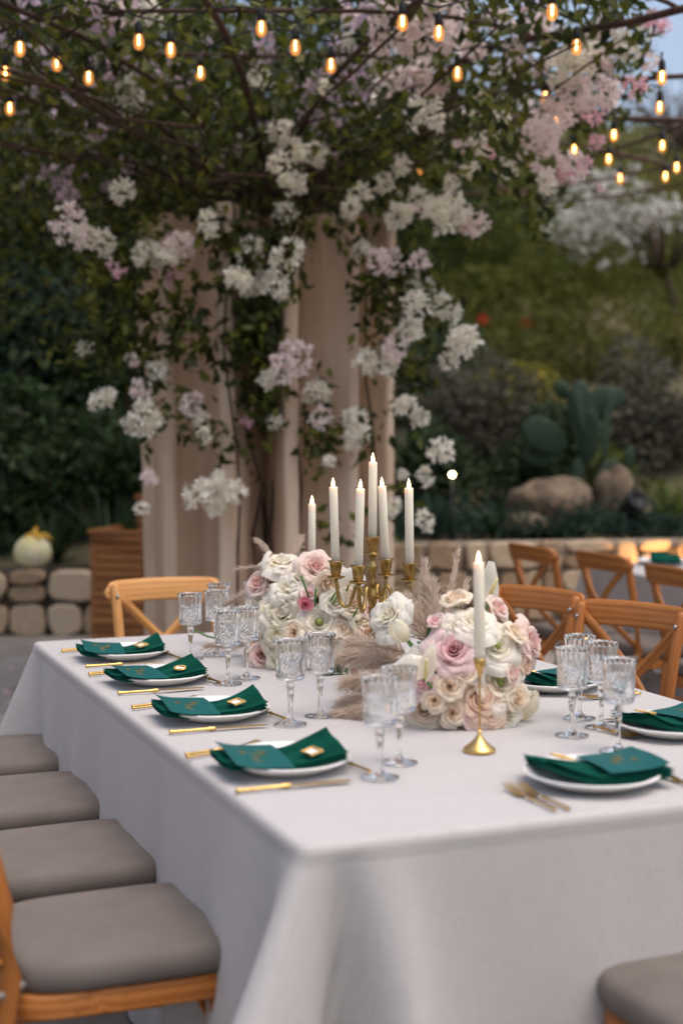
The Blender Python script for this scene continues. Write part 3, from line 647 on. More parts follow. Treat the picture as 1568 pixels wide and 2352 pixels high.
# grassy tufts with strap leaves
def straps(name, label, c, n, L, m, cat='plant', w=.03, group=None):
    mb = MB()
    for i in range(n):
        a = R.uniform(0, 6.28); l = L * R.uniform(.6, 1); q = R.uniform(.25, .8); sh = R.random()
        rows = []
        for k in range(5):
            t = k / 4; r_ = l * q * t * (1 - .1 * t); z = l * (1.05 * t - .55 * q * t * t)
            ww = w * .5 * (1 - t ** 2) + .001
            rows += [Vector((math.cos(a) * r_ - math.sin(a) * ww, math.sin(a) * r_ + math.cos(a) * ww, z)), Vector((math.cos(a) * r_ + math.sin(a) * ww, math.sin(a) * r_ - math.cos(a) * ww, z + .004))]
        mb.add(rows, [(2 * k, 2 * k + 1, 2 * k + 3, 2 * k + 2) for k in range(4)], [(sh, 0, 0)] * 10)
    return mb.obj(name, m, None, loc=c, label=label, cat=cat, group=group)
for (px, Y, z, n, L, m, lab) in [(255, 10.75, .48, 46, .75, 'dark', 'strap leaved green plant beside the planter on the left wall'), (130, 10.9, .48, 40, .6, 'dark', 'dark strappy plant behind the pale gourd'),
        (1000, 10.35, .7, 40, .42, 'blue', 'small strappy plant on the stone wall right of the pillars'), (1320, 10.7, .72, 50, .38, 'blue', 'blue green tuft at the foot of the prickly pear'),
        (1540, 10.9, .72, 40, .55, 'mid', 'upright grassy tuft right of the black spotlight'), (1130, 10.5, .72, 40, .32, 'dark', 'small dark tuft in front of the tan boulder')]:
    p = P(px, 1200, Y); straps('strap_plant', lab, (p.x, Y, z), n, L, ML[m])
# prickly pear
def pad(o, px, py, Y, w, h, tilt, yaw):
    mb = MB(); pr = [(.001, 0), (.16, .04), (.34, .16), (.47, .38), (.5, .6), (.43, .82), (.28, .95), (.12, 1), (.001, 1.0)]
    mb.lathe(pr, 14); me = mb.mesh('pad', M_PAD)
    link('pad', me, o, P(px, py, Y) - o.location, (0, rad(tilt), rad(yaw)), scale=(w * .86, .045, h * .9))
M_PAD = m_noise('cactus_skin', [(.3, (.010, .026, .013)), (.7, (.022, .045, .022))], 5, .6, 25, .3, .01)
pp0 = P(1335, 1210, 11.4)
ca = empty('prickly_pear', (pp0.x, 11.4, .68), 0, 'tall prickly pear cactus with broad oval pads on the right', 'cactus')
for a in [(1325, 1220, 11.4, .16, .65, 0, 10), (1345, 1070, 11.4, .22, .5, 4, -20), (1335, 1035, 11.42, .26, .6, -2, 5), (1340, 1000, 11.3, .2, .45, -28, 60), (1300, 1030, 11.35, .32, .45, -62, 10), (1385, 1060, 11.45, .17, .55, 10, 60), (1395, 1000, 11.5, .13, .4, 4, 55), (1340, 965, 11.5, .2, .28, -25, 10), (1375, 970, 11.5, .28, .33, 10, 15), (1395, 940, 11.55, .2, .22, 40, 20), (1335, 920, 11.45, .16, .18, -8, 0), (1300, 915, 11.5, .15, .17, -30, 0), (1370, 1150, 11.3, .24, .4, 28, 20), (1440, 1080, 11.5, .12, .22, 10, 30), (1270, 1060, 11.4, .2, .3, -75, 10)]:
    pad(ca, *a)
# boulders
M_BOULDER = m_noise('boulder_stone', [(.25, (.07, .05, .035)), (.5, (.17, .125, .085)), (.75, (.26, .19, .135))], 6, .95, 9, .9, .06)
def boulder(px, py, Y, r, label, seed):
    rr = np.random.default_rng(seed); mb = MB(); n1, n2 = 14, 10; ph = rr.uniform(0, 6, 6)
    def f(u, v):
        a = 2 * math.pi * u; b = math.pi * v
        d = Vector((math.sin(b) * math.cos(a), math.sin(b) * math.sin(a), math.cos(b)))
        k = 1 + .14 * math.sin(3 * d.x + ph[0]) + .12 * math.sin(4 * d.y + ph[1]) + .10 * math.sin(5 * d.z + ph[2]) + .06 * math.sin(9 * d.x + 7 * d.z + ph[3])
        return Vector((d.x * r[0], d.y * r[1], d.z * r[2])) * k, (0, 0, 0)
    mb.grid(f, n1, n2); mb.obj('boulder', M_BOULDER, None, loc=P(px, py, Y), label=label, cat='boulder')
boulder(1255, 1168, 10.9, (.32, .25, .21), 'broad tan boulder in the bed left of the prickly pear', 3)
boulder(1405, 1140, 11.2, (.14, .14, .26), 'upright tan boulder behind the black spotlight', 4)
boulder(1200, 1205, 10.7, (.2, .14, .1), 'small flat tan boulder in front of the broad one', 5)
# garden spotlight, black
p = P(1450, 1150, 10.6)
o = empty('garden_spotlight', (p.x, p.y, .72), rad(30), 'small black garden spotlight on a stake beside the prickly pear', 'spotlight')
mb = MB(); mb.tube([(0, 0, -.08), (0, 0, .16)], .012, 8); mb.obj('stake', M_CABLE, o)
mb = MB(); mb.lathe([(.0001, -.1), (.06, -.1), (.075, -.06), (.085, .07), (.09, .1), (.075, .1), (.07, .08), (.0001, .07)], 18, c=(0, 0, .22), M=Matrix.Rotation(rad(55), 3, 'X')); mb.obj('lamp_head', M_CABLE, o)
# lit garden lamp
p = P(1038, 1090, 10.4)
o = empty('garden_lamp', (p.x, p.y, .7), 0, 'small round lit garden lamp glowing right of the pillars', 'lamp')
mb = MB(); mb.tube([(0, 0, -.05), (0, 0, p.z - .73)], .01, 8); mb.obj('stake', M_CABLE, o)
mb = MB(); mb.lathe([(.014 * math.sin(math.pi * i / 10) + .0001, p.z - .7 - .014 * math.cos(math.pi * i / 10)) for i in range(11)], 14); mb.obj('globe', m_emit('lamp_globe', (1, .80, .38), 60), o)
# red flowers on the slope
M_RED = m_petal('red_petal', (.5, .04, .02), (.62, .07, .03))
for (px, py, lab) in ((1107, 736, 'red blossom on the slope, the left one of two'), (1210, 741, 'red blossom on the slope, the right and brighter one of two')):
    me = cluster(M_RED, 40 + px, 24, .07); p = P(px, py, 15.5)
    fl = link('red_flower', me, None, p, scale=(.85,) * 3, label=lab, cat='flower', group='red blossoms on the slope')
    mb = MB(); mb.tube([(0, 0, 0), (.03, .02, -.6), (0, .05, -(p.z - hz(p.x, 15.5)) / .85 - .1)], .012, 5); mb.obj('stem', M_STEM, fl)
# pale gourd on the left wall
p = P(76, 1268, 10.42)
M_GOURD = m_noise('gourd_skin', [(.3, (.52, .40, .10)), (.5, (.66, .60, .36)), (.7, (.74, .70, .56))], 3.2, .5, 20, .2, .01)
o = empty('gourd', (p.x, p.y, .5), 0, 'pale cream and yellow lobed gourd sitting on the low left wall', 'gourd')
mb = MB(); mb.lathe([(.01, .005), (.07, .0), (.125, .05), (.14, .11), (.12, .18), (.07, .225), (.03, .235), (.0001, .225)], 32, mod=lambda i, j, r: r * (1 - .07 * (math.cos(j / 32 * 2 * math.pi * 9) < -.3))); mb.obj('body', M_GOURD, o)
mb = MB(); mb.tube([(0, 0, .22), (.015, 0, .26), (.03, .01, .30)], [.035, .02, .008], 7)
for k in range(5):
    a = k * 1.26; mb.tube([(math.cos(a) * .02, math.sin(a) * .02, .235), (math.cos(a) * .07 + .03, math.sin(a) * .06, .235), (math.cos(a) * .11 + .04, math.sin(a) * .08, .20)], [.012, .02, .003], 5)
mb.obj('stalk', m_noise('gourd_stalk', [(.3, (.50, .26, .02)), (.7, (.66, .40, .05))], 9, .6), o)
# wall washer: lit lamp behind the second table
p = Vector((2.33, 9.86, 0))
o = empty('wall_lamp', (p.x, p.y, 0), 0, 'small ground lamp washing the stone wall with amber light', 'lamp')
mb = MB(); mb.lathe([(.05, 0), (.055, .07), (.045, .08), (.04, .075), (.0001, .07)], 16); mb.obj('housing', M_CABLE, o)
mb = MB(); mb.lathe([(.038, .078), (.02, .084), (.0001, .085)], 14); mb.obj('lens', m_emit('lamp_lens', (1, .55, .2), 8), o)
ld = bpy.data.lights.new('wall_lamp_light', 'SPOT'); ld.energy = 120; ld.color = (1, .52, .18); ld.spot_size = rad(95); ld.spot_blend = .9; ld.shadow_soft_size = .03
lo = bpy.data.objects.new('wall_lamp_light', ld); COL.objects.link(lo); lo.parent = o; lo.location = (0, 0, .12)
lo.rotation_euler = (rad(158), 0, 0)
# fallen petals on the patio
mb = MB()
for k in range(40):
    p = Vector((R.uniform(-2.6, -1.5), R.uniform(7.6, 9.8), .022)); a = R.uniform(0, 6); s_ = R.uniform(.015, .03)
    mb.add([p + Vector((math.cos(a + q) * s_, math.sin(a + q) * s_ * .7, .004 * (q > 2))) for q in (0, 1.3, 2.6, 3.9, 5.2)], [(0, 1, 2, 3, 4)], [(.3, 0, 0)] * 5)
mb.obj('petal_litter', M_BRK, None, kind='stuff')

# ------------------------------------------------------------------ tablecloths
def tablecloth(org, Ld, Wd, L, Wt, drop, label, seed=0, seam=None, res=.02, corner_k=.42):
    rr = random.Random(seed); mb = MB(); ox = Vector(org)
    rc = .012
    # perimeter samples (counter-clockwise in (l, w)), rounded corners
    per = []
    def seg(a, b, nrm):
        n = max(2, int((Vector(b) - Vector(a)).length / res))
        for i in range(n): 
            t = i / n; per.append((a[0] + (b[0] - a[0]) * t, a[1] + (b[1] - a[1]) * t, nrm[0], nrm[1]))
    def arc(cx, cy_, a0):
        for i in range(8):
            a = a0 + math.pi / 2 * i / 8; per.append((cx + rc * math.cos(a), cy_ + rc * math.sin(a), math.cos(a), math.sin(a)))
    seg((L, rc), (L, Wt - rc), (1, 0)); arc(L - rc, Wt - rc, 0)
    seg((L - rc, Wt), (rc, Wt), (0, 1)); arc(rc, Wt - rc, math.pi / 2)
    seg((0, Wt - rc), (0, rc), (-1, 0)); arc(rc, rc, math.pi)
    seg((rc, 0), (L - rc, 0), (0, -1)); arc(L - rc, rc, 1.5 * math.pi)
    n = len(per); ph = [rr.uniform(0, 6.28) for _ in range(8)]
    rows = [(.0, .0)] + [(.004, .0012), (.009, .0045), (.012, .010), (.013, .018)] + [(None, .018 + (drop - .018) * ((i + 1) / 34)) for i in range(34)]
    vs = []; at = []
    cum = [0]
    for i in range(1, n): cum.append(cum[-1] + math.hypot(per[i][0] - per[i - 1][0], per[i][1] - per[i - 1][1]))
    cor = [(0, 0), (L, 0), (L, Wt), (0, Wt)]
    for (o_, d) in rows:
        for i, (l, w, nl, nw) in enumerate(per):
            s_ = cum[i]
            dc = min(math.hypot(l - c[0], w - c[1]) for c in cor); cc = min(cor, key=lambda c: math.hypot(l - c[0], w - c[1]))
            if o_ is not None: off = o_; dl, dw = nl * off, nw * off
            else:
                e = d - .018
                fold = (.5 * math.sin(s_ * 9.5 + ph[0]) + .5 * math.sin(s_ * 17.3 + ph[1] + d * 2) + .35 * math.sin(s_ * 31 + ph[2])) * .014 * (e / .5) ** 1.3
                off = .013 + e * .055 + fold
                bmp = math.exp(-(dc / (.05 + e * .10)) ** 2) * corner_k * e
                dip = (-math.exp(-((dc - .07 - e * .10) / .026) ** 2) * .34 + math.exp(-((dc - .16 - e * .10) / .045) ** 2) * .15 - math.exp(-((dc - .33 - e * .1) / .09) ** 2) * .06) * e if nl < -.5 else (-math.exp(-((dc - .12 - e * .15) / .06) ** 2) * .07 + math.exp(-((dc - .3 - e * .1) / .09) ** 2) * .05) * e
                off += dip
                diag = Vector(((.7 if cc[0] > 0 else -.35), (.7 if cc[1] > 0 else -.7) if cc[0] > 0 else (.94 if cc[1] > 0 else -.94)))
                dl = nl * off + diag.x * bmp; dw = nw * off + diag.y * bmp
                if seam and abs(w - seam) < .02 and nl < -.5: dl -= .006 * (1 - abs(w - seam) / .02)
            p = ox + Ld * (l + dl) + Wd * (w + dw); vs.append((p.x, p.y, TZ - d + (.0)))
            at.append((s_, d, 0) if o_ is None else (l, w, 0))
    m = len(rows)
    fs = [(k * n + i, k * n + (i + 1) % n, (k + 1) * n + (i + 1) % n, (k + 1) * n + i) for k in range(m - 1) for i in range(n)]
    mb.add(vs, fs, at)
    # top: grid a hair inside with soft wrinkles, bridged by a fan ring
    NL, NW = 90, 48
    def top(u, v):
        l, w = u * L, v * Wt; ed = min(l, L - l, w, Wt - w); k = min(1, ed / .06)
        z = (.0012 * math.sin(l * 38 + 6 * math.sin(w * 3)) + .0012 * math.sin(w * 23 + l * 9 + ph[3])) * k
        p = ox + Ld * l + Wd * w; return Vector((p.x, p.y, TZ + z * .7)), (l, w, 0)
    mb.grid(top, NL, NW, flip=True)
    return mb.obj('tablecloth', M_CLOTH, None, label=label, cat='tablecloth')
tablecloth((C0.x, C0.y, 0), LD, WD, TLEN, TWID, .72, 'white linen tablecloth draped over the laid table in front', 2, seam=1.05)
SO = T(1338, 1297) ; 
tablecloth((SO.x, SO.y, 0) if False else (SO - LD * 2.2), LD, WD, 2.2, 1.3, .72, 'white cloth on the second table behind the wooden chairs at right', 5, corner_k=.2, res=.04)

# ------------------------------------------------------------------ chairs
def rrect(w, t_, r_, n=3):
    out = []
    for sx, sy, a0 in ((1, 1, 0), (-1, 1, 90), (-1, -1, 180), (1, -1, 270)):
        for q in range(n):
            a = rad(a0 + 90 * q / (n - 1)); out.append((sx * (w / 2 - r_) + r_ * math.cos(a), sy * (t_ / 2 - r_) + r_ * math.sin(a)))
    return out
def make_chair(wood):
    """origin on the floor under the seat centre, sitter faces +Y"""
    out = []
    # seat frame (apron): rounded trapezoid ring
    def outline(k, fr=.22, bk=.2, yb=-.2, yf=.2, n=40, e=.36):
        o = []
        for i in range(n):
            a = 2 * math.pi * i / n; c, s_ = math.cos(a), math.sin(a)
            y = math.copysign(abs(s_) ** e, s_); x = math.copysign(abs(c) ** e, c)
            wy = bk + (fr - bk) * (y + 1) / 2
            o.append((x * wy * k, (yb + yf) / 2 + y * (yf - yb) / 2 * k))
        return o
    ol = outline(1)
    mb = MB(); n = len(ol); rows = [(1, .345), (1.0, .350), (1.0, .388), (.985, .395), (.3, .395)]
    vs = []; at = []
    for k, z in rows:
        for i, (x, y) in enumerate(ol): vs.append((x * k, y * k, z)); at.append((i * .04, z, 0))
    fs = [(r_ * n + i, r_ * n + (i + 1) % n, (r_ + 1) * n + (i + 1) % n, (r_ + 1) * n + i) for r_ in range(len(rows) - 1) for i in range(n)] + [tuple(range(n))[::-1]]
    mb.add(vs, fs, at); out.append(('seat_frame', mb.mesh('seat_frame', wood), []))
    # cushion
    mb = MB(); rows = [(.9, .397), (.985, .400), (1.02, .412), (1.03, .430), (1.02, .447), (.985, .459), (.93, .4655), (.8, .470), (.55, .473), (.25, .474)]
    oc = outline(1, .222, .208, -.195, .215, 48, .42)
    vs = []
    for k, z in rows:
        for i, (x, y) in enumerate(oc): vs.append((x * k, y * k + .005, z + (.0025 * math.sin(i * 1.3) if .41 < z < .45 else 0)))
    n = len(oc); at = [(v[0], v[1], v[2]) for v in vs]
    fs = [(r_ * n + i, r_ * n + (i + 1) % n, (r_ + 1) * n + (i + 1) % n, (r_ + 1) * n + i) for r_ in range(len(rows) - 1) for i in range(n)] + [tuple((len(rows) - 1) * n + i for i in range(n)), tuple(range(n))[::-1]]
    mb.add(vs, fs, at)
    ties = []
    for sx in (-1, 1):
        tie = MB()
        tie.tube([(sx * .17, -.17, .418), (sx * .2, -.215, .412), (sx * .21, -.25, .408), (sx * .19, -.262, .405), (sx * .175, -.235, .407)], .009, 6)
        tie.sweep([(sx * .2, -.255, .405), (sx * .24, -.27, .38), (sx * .25, -.27, .35)], rrect(.016, .004, .001, 2)); ties.append(('tie', tie.mesh('tie', M_TIE)))
    out.append(('cushion', mb.mesh('cushion', M_CUSH), ties))
    for sx in (-1, 1):
        mb = MB(); mb.tube([(sx * .205, .185, 0), (sx * .198, .172, .2), (sx * .19, .16, .35)], [.014, .018, .021], 10); out.append(('leg', mb.mesh('leg', wood), []))
        mb = MB(); mb.tube([(sx * .19, -.26, 0), (sx * .187, -.225, .2), (sx * .187, -.20, .42), (sx * .192, -.212, .56), (sx * .198, -.245, .72), (sx * .203, -.275, .855), (sx * .2035, -.279, .868), (sx * .2035, -.2795, .872)], [.015, .018, .020, .020, .0195, .0185, .015, .006], 12)
        bo = MB(); bo.lathe([(.0001, .004), (.005, .0035), (.0075, 0), (.0075, -.004)], 10, c=(sx * .2, -.243, .825), M=Matrix.Rotation(rad(-75), 3, 'X'))
        out.append(('rear_post', mb.mesh('rear_post', wood), [('bolt', bo.mesh('bolt', M_BOLT))]))
    # top rail, curved, on the rear of the posts
    mb = MB(); path = []; sc = []
    for i in range(19):
        t = i / 18 * 2 - 1; path.append((t * .245, -.293 + .0 - .030 * (1 - t * t) + .018 * abs(t) ** 6, .835 + .006 * (1 - t * t)))
    vs = []; at = []; pr = rrect(.018, .088, .008, 3); n = len(pr)
    for i, p_ in enumerate(path):
        t = i / 18 * 2 - 1; k = math.sqrt(max(.02, 1 - max(0, (abs(t) - .80) / .20) ** 2))
        for (a, b) in pr:
            vs.append((p_[0], p_[1] + a - b * .22 * k, p_[2] + b * k)); at.append((p_[0], a, b * k))
    fs = [(r_ * n + i, r_ * n + (i + 1) % n, (r_ + 1) * n + (i + 1) % n, (r_ + 1) * n + i) for r_ in range(18) for i in range(n)] + [tuple(range(n))[::-1], tuple(18 * n + i for i in range(n))]
    mb.add(vs, fs, at); out.append(('top_rail', mb.mesh('top_rail', wood), []))
    for sx in (-1, 1):       # crossed back slats
        path = []
        for i in range(11):
            t = i / 10; x = sx * (.195 - .385 * t); path.append((x, -.283 + .075 * t - .055 * math.sin(math.pi * t) + (.007 if sx > 0 else -.007), .83 - .39 * t))
        mb = MB(); mb.sweep(path, rrect(.036, .013, .004, 2), up=(0, 1, .1)); out.append(('cross_slat', mb.mesh('cross_slat', wood), []))
    for sx in (-1, 1):
        mb = MB(); mb.tube([(sx * .199, .176, .17), (sx * .188, -.228, .19)], .010, 8); out.append(('stretcher', mb.mesh('stretcher', wood), []))
        mb = MB(); mb.sweep([(sx * .19, .165, .25), (sx * .1, .15, .30), (sx * .03, .14, .345)], rrect(.02, .02, .006, 2)); out.append(('brace', mb.mesh('brace', wood), []))
    mb = MB(); mb.tube([(-.199, .176, .22), (.199, .176, .22)], .010, 8); out.append(('stretcher', mb.mesh('stretcher', wood), []))
    return out
CH = make_chair(M_WOOD); CH2 = make_chair(M_WOOD2)
def lower(parts):
    for nm, me, subs in parts:
        for m_ in [me] * (nm in ('seat_frame', 'cushion', 'leg', 'stretcher', 'brace')) + [q[1] for q in subs if q[0] == 'tie']:
            for v in m_.vertices: v.co.z *= .947
lower(CH); lower(CH2)
def chair(p, rz, label, group, parts=None):
    o = empty('cross_back_chair', (p[0], p[1], .016), rz, label, 'chair', group)
    for (nm, me, subs) in (parts or CH):
        c = link(nm, me, o)
        for (n2, m2) in subs: link(n2, m2, c)
    return o
GL, GRR, GT = 'chairs along the left side of the table', 'chairs along the right side of the table', 'chairs at the second table'
def rot_to(d): return math.atan2(d.y, d.x) - math.pi / 2
for (l, w, lab, dr) in [(.585, -.21, 'cross-back chair with taupe cushion nearest the camera on the left', .0), (1.16, -.21, 'left-side chair, second from the near corner, only its cushion showing', .02),
        (1.75, -.21, 'left-side chair, third from the near corner, only its cushion showing', -.02), (2.33, -.225, 'left-side chair farthest from the camera, cushion corner at left edge', .0)]:
    chair(tab(l, w - .010, 0), rot_to(WD) + dr, lab, GL).scale = (1, 1.16, 1)
chair(tab(-.22, .79, 0), rot_to(LD), 'chair at the near end with its cushion cut by the bottom right corner', None)
chair(tab(TLEN + .24, .60, 0), rot_to(-LD), 'pale honey chair at the far end, left of the flowers', None, CH2)
for (px, py, Y, dr, lab) in ((1458, 1425, 4.84, .38, 'right-side chair nearest the camera, its wide rail showing wood grain'), (1242, 1387, 5.32, .29, 'right-side chair beside the tall single candle and flowers')):
    a = rot_to(-WD) + dr; q = P(px, py, Y); fw = Vector((-math.sin(a), math.cos(a), 0)); chair(Vector((q.x, Y, 0)) + fw * .31, a, lab, GRR)
for (px, py, Y, lab, dr) in [(1222, 1262, 7.45, 'second-table chair farthest away, nearest the stone wall', .0), (1385, 1282, 6.95, 'middle chair of three at the second table', .0), (1555, 1312, 6.2, 'second-table chair cut by the right edge', .0)]:
    q = P(px, py, Y); d = WD.copy(); ctr = Vector((q.x, Y, 0)) + d * .28
    chair(ctr, rot_to(d) + dr, lab, GT)

# ------------------------------------------------------------------ place settings
mb = MB(); mb.lathe([(.0001, .004), (.06, .004), (.085, .0), (.09, .002), (.115, .012), (.138, .023), (.1405, .025), (.1415, .0275), (.1395, .0295), (.135, .0285), (.112, .018), (.09, .0125), (.06, .0115), (.0001, .0112)], 64)
PLATE = mb.mesh('plate', M_PLATE)
def napkin_mesh(seed):
    rr = random.Random(seed); mb = MB(); lay = 3; ph = rr.uniform(0, 6)
    for k in range(lay):
        zb = .0125 + k * .0062; u0, u1 = -.150 - .004 * ((k * 7) % 3) + .003 * k, .112 + .002 * k; v0, v1 = -.072 + .004 * k, .098 - .003 * k
        nu, nv = 22, 12
        def fz(u, v):
            U = u0 + (u1 - u0) * u; V = v0 + (v1 - v0) * v
            rise = .030 * max(0, (U - .0) / .112) ** 1.5 * (1 + .35 * (-V) / .07) + .010 * max(0, (-.06 - U) / .08) ** 1.3
            rim = .006 * max(0, (abs(V - .01) - .03) / .06) ** 2
            rip = .0018 * math.sin(V * 60 + ph + U * 14) + .0012 * math.sin(U * 47 + ph * 2)
            return U, V + .010 * math.sin(U * 9 + ph), zb + rise + rim + rip * (k / lay + .3)
        def side(sgn):
            def f(u, v):
                # round the short ends like a folded edge
                U, V, z = fz(u, v); e = min(u, 1 - u, v, 1 - v) ; th = .0034 * math.sqrt(max(0, 1 - (1 - min(1, e / .05)) ** 2))
                return Vector((V, U, z + sgn * th)), (V, U, 0)
            return f
        mb.grid(side(1), nu, nv, flip=True); mb.grid(side(-1), nu, nv)
    return mb.mesh('napkin', M_VELVET)
NAPS = [napkin_mesh(k) for k in range(4)]
def card_mesh(seed):
    rr = random.Random(seed); mb = MB(); nu, nv = 8, 12
    def f(zo):
        def g(u, v):
            x = -.098 + .196 * v; y = -.064 + .128 * u
            z = zo + .008 * max(0, (-y) / .06) ** 2 + .004 * math.cos(v * 3.0) - .003 * ((x) / .093) ** 2
            return Vector((x, y, z)), (x, y, 0)
        return g
    mb.cur = 0; mb.grid(f(.0009), nu, nv, flip=True); mb.grid(f(0), nu, nv)
    # edges
    me = mb.mesh('menu_card', M_CARD)
    ink = MB()
    def zz(x, y): return .0013 + .008 * max(0, (-y) / .06) ** 2 + .004 * math.cos((x + .093) / .186 * 3.0) - .003 * (x / .093) ** 2
    for (x0, y0, n_, s_) in ((-.035, .018, 5, .012), (-.01, -.002, 7, .013), (-.03, -.024, 4, .010)):
        pth = []
        for i in range(n_ * 14):
            t = i / 14; h = s_ * (1 + .8 * ((int(t) * 5 + seed) % 3 == 0))
            x = x0 + t * s_ * .75 + .45 * s_ * math.sin(2 * math.pi * t); y = y0 + h * .5 * math.cos(2 * math.pi * t + .5) + .004 * math.sin(t)
            pth.append((x, y, zz(x, y)))
        ink.tube(pth, .00032, 4)
    return me, ink.mesh('script_lettering', M_INK)
CARDS = [card_mesh(k) for k in range(3)]
# little gold frames
def frame_rect():
    mb = MB(); ring = lambda a, b: [(-a, -b), (a, -b), (a, b), (-a, b)]
    pr = [(.0, 0), (.001, .004), (.004, .0055), (.0065, .004), (.0075, .001)]
    vs = []; 
    for (i, z) in pr:
        for (x, y) in ring(.029 - i, .022 - i): vs.append((x, y, z))
    mb.add(vs, [(r_ * 4 + i, r_ * 4 + (i + 1) % 4, (r_ + 1) * 4 + (i + 1) % 4, (r_ + 1) * 4 + i) for r_ in range(len(pr) - 1) for i in range(4)], smooth=False)
    for i in range(28):      # beaded border
        t = i / 28 * 4; s_ = int(t); f = t - s_; c = ring(.0255, .0185); a, b = c[s_], c[(s_ + 1) % 4]
        mb.lathe([(.0001, .0025), (.0022, .0015), (.0026, 0)], 6, c=(a[0] + (b[0] - a[0]) * f, a[1] + (b[1] - a[1]) * f, .0045))
    pp_ = MB(); pp_.add([(x, y, .0012) for x, y in ring(.0225, .0155)], [(0, 1, 2, 3)], smooth=False)
    return mb.mesh('name_frame', M_GOLD), pp_.mesh('name_paper', M_PAPER)
def frame_oval():
    mb = MB(); n = 32; pr = [(.0, 0), (.001, .004), (.004, .0055), (.0075, .004), (.0085, .001)]; vs = []
    for (i, z) in pr:
        for k in range(n): a = 2 * math.pi * k / n; vs.append(((.031 - i) * math.cos(a), (.022 - i) * math.sin(a), z))
    mb.add(vs, [(r_ * n + i, r_ * n + (i + 1) % n, (r_ + 1) * n + (i + 1) % n, (r_ + 1) * n + i) for r_ in range(len(pr) - 1) for i in range(n)])
    for k in range(26): a = 2 * math.pi * k / 26; mb.lathe([(.0001, .0025), (.0022, .0015), (.0026, 0)], 6, c=(.0275 * math.cos(a), .0185 * math.sin(a), .0045))
    pp_ = MB(); pp_.add([(.0235 * math.cos(2 * math.pi * k / n), .0145 * math.sin(2 * math.pi * k / n), .0012) for k in range(n)], [tuple(range(n))])
    return mb.mesh('name_frame', M_GOLD), pp_.mesh('name_paper', M_PAPER)
FR, FO = frame_rect(), frame_oval()
# cutlery along +Y, handle end at 0
def bam(mb, L, r):
    k = [(0, r * 1.15), (.004, r * 1.25), (.01, r), (L * .45, r * .85), (L * .8, r * .95), (L * .9, r * 1.5), (L * .93, r * 1.15), (L * .96, r * 1.45), (L, r * .7)]
    mb.tube([(0, y, .006) for y, _ in k], [q for _, q in k], 10)
def knife():
    mb = MB(); bam(mb, .118, .0043); bl = MB()
    bl.sweep([(0, .114, .006), (0, .13, .006), (.001, .19, .006), (.002, .225, .006), (.004, .243, .006), (.006, .250, .006)], [(-.009, -.0004), (.009, -.001), (.009, .001), (-.009, .0004)], scale=[.5, .85, 1, 1, .75, .1], smooth=False)
    return mb.mesh('knife', M_GOLD), [('blade', bl.mesh('blade', M_GOLD))]
def fork(L=.10):
    mb = MB(); bam(mb, L, .0034); hd = MB()
    hd.sweep([(0, L - .004, .006), (0, L + .018, .005), (0, L + .03, .003), (0, L + .045, .004), (0, L + .052, .005)], [(-.0115, -.0008), (.0115, -.0008), (.0115, .0008), (-.0115, .0008)], scale=[.25, .3, .85, 1, 1], smooth=False)
    for k in range(4):
        x = (k - 1.5) * .0062
        hd.sweep([(x, L + .05, .005), (x * 1.02, L + .075, .009), (x * 1.02, L + .096, .014)], [(-.0017, -.0008), (.0017, -.0008), (.0017, .0008), (-.0017, .0008)], scale=[1, 1, .5], smooth=False)
    return mb.mesh('fork', M_GOLD), [('fork_head', hd.mesh('fork_head', M_GOLD))]
def spoon(L=.085):
    mb = MB(); bam(mb, L, .0034); bo = MB()
    bo.tube([(0, L - .004, .006), (0, L + .02, .005)], .0022, 6)
    def f(sg):
        def g(u, v):
            a = 2 * math.pi * u; r_ = v; x = .0175 * r_ * math.sin(a); y = L + .043 + .026 * r_ * math.cos(a)
            return Vector((x, y, .010 - .008 * (1 - r_ * r_) + sg)), (0, 0, 0)
        return g
    bo.grid(f(.0), 20, 6); bo.grid(f(-.001), 20, 6, flip=True)
    return mb.mesh('spoon', M_GOLD), [('bowl', bo.mesh('bowl', M_GOLD))]
KN, FK, SP = knife(), fork(), spoon()
FKD = fork(.08)
def thing2(nm, pr, p, rz, label, cat, group):
    o = link(nm, pr[0], None, p, (0, 0, rz), label, cat, group)
    for (n2, m2) in pr[1]: link(n2, m2, o)
    return o
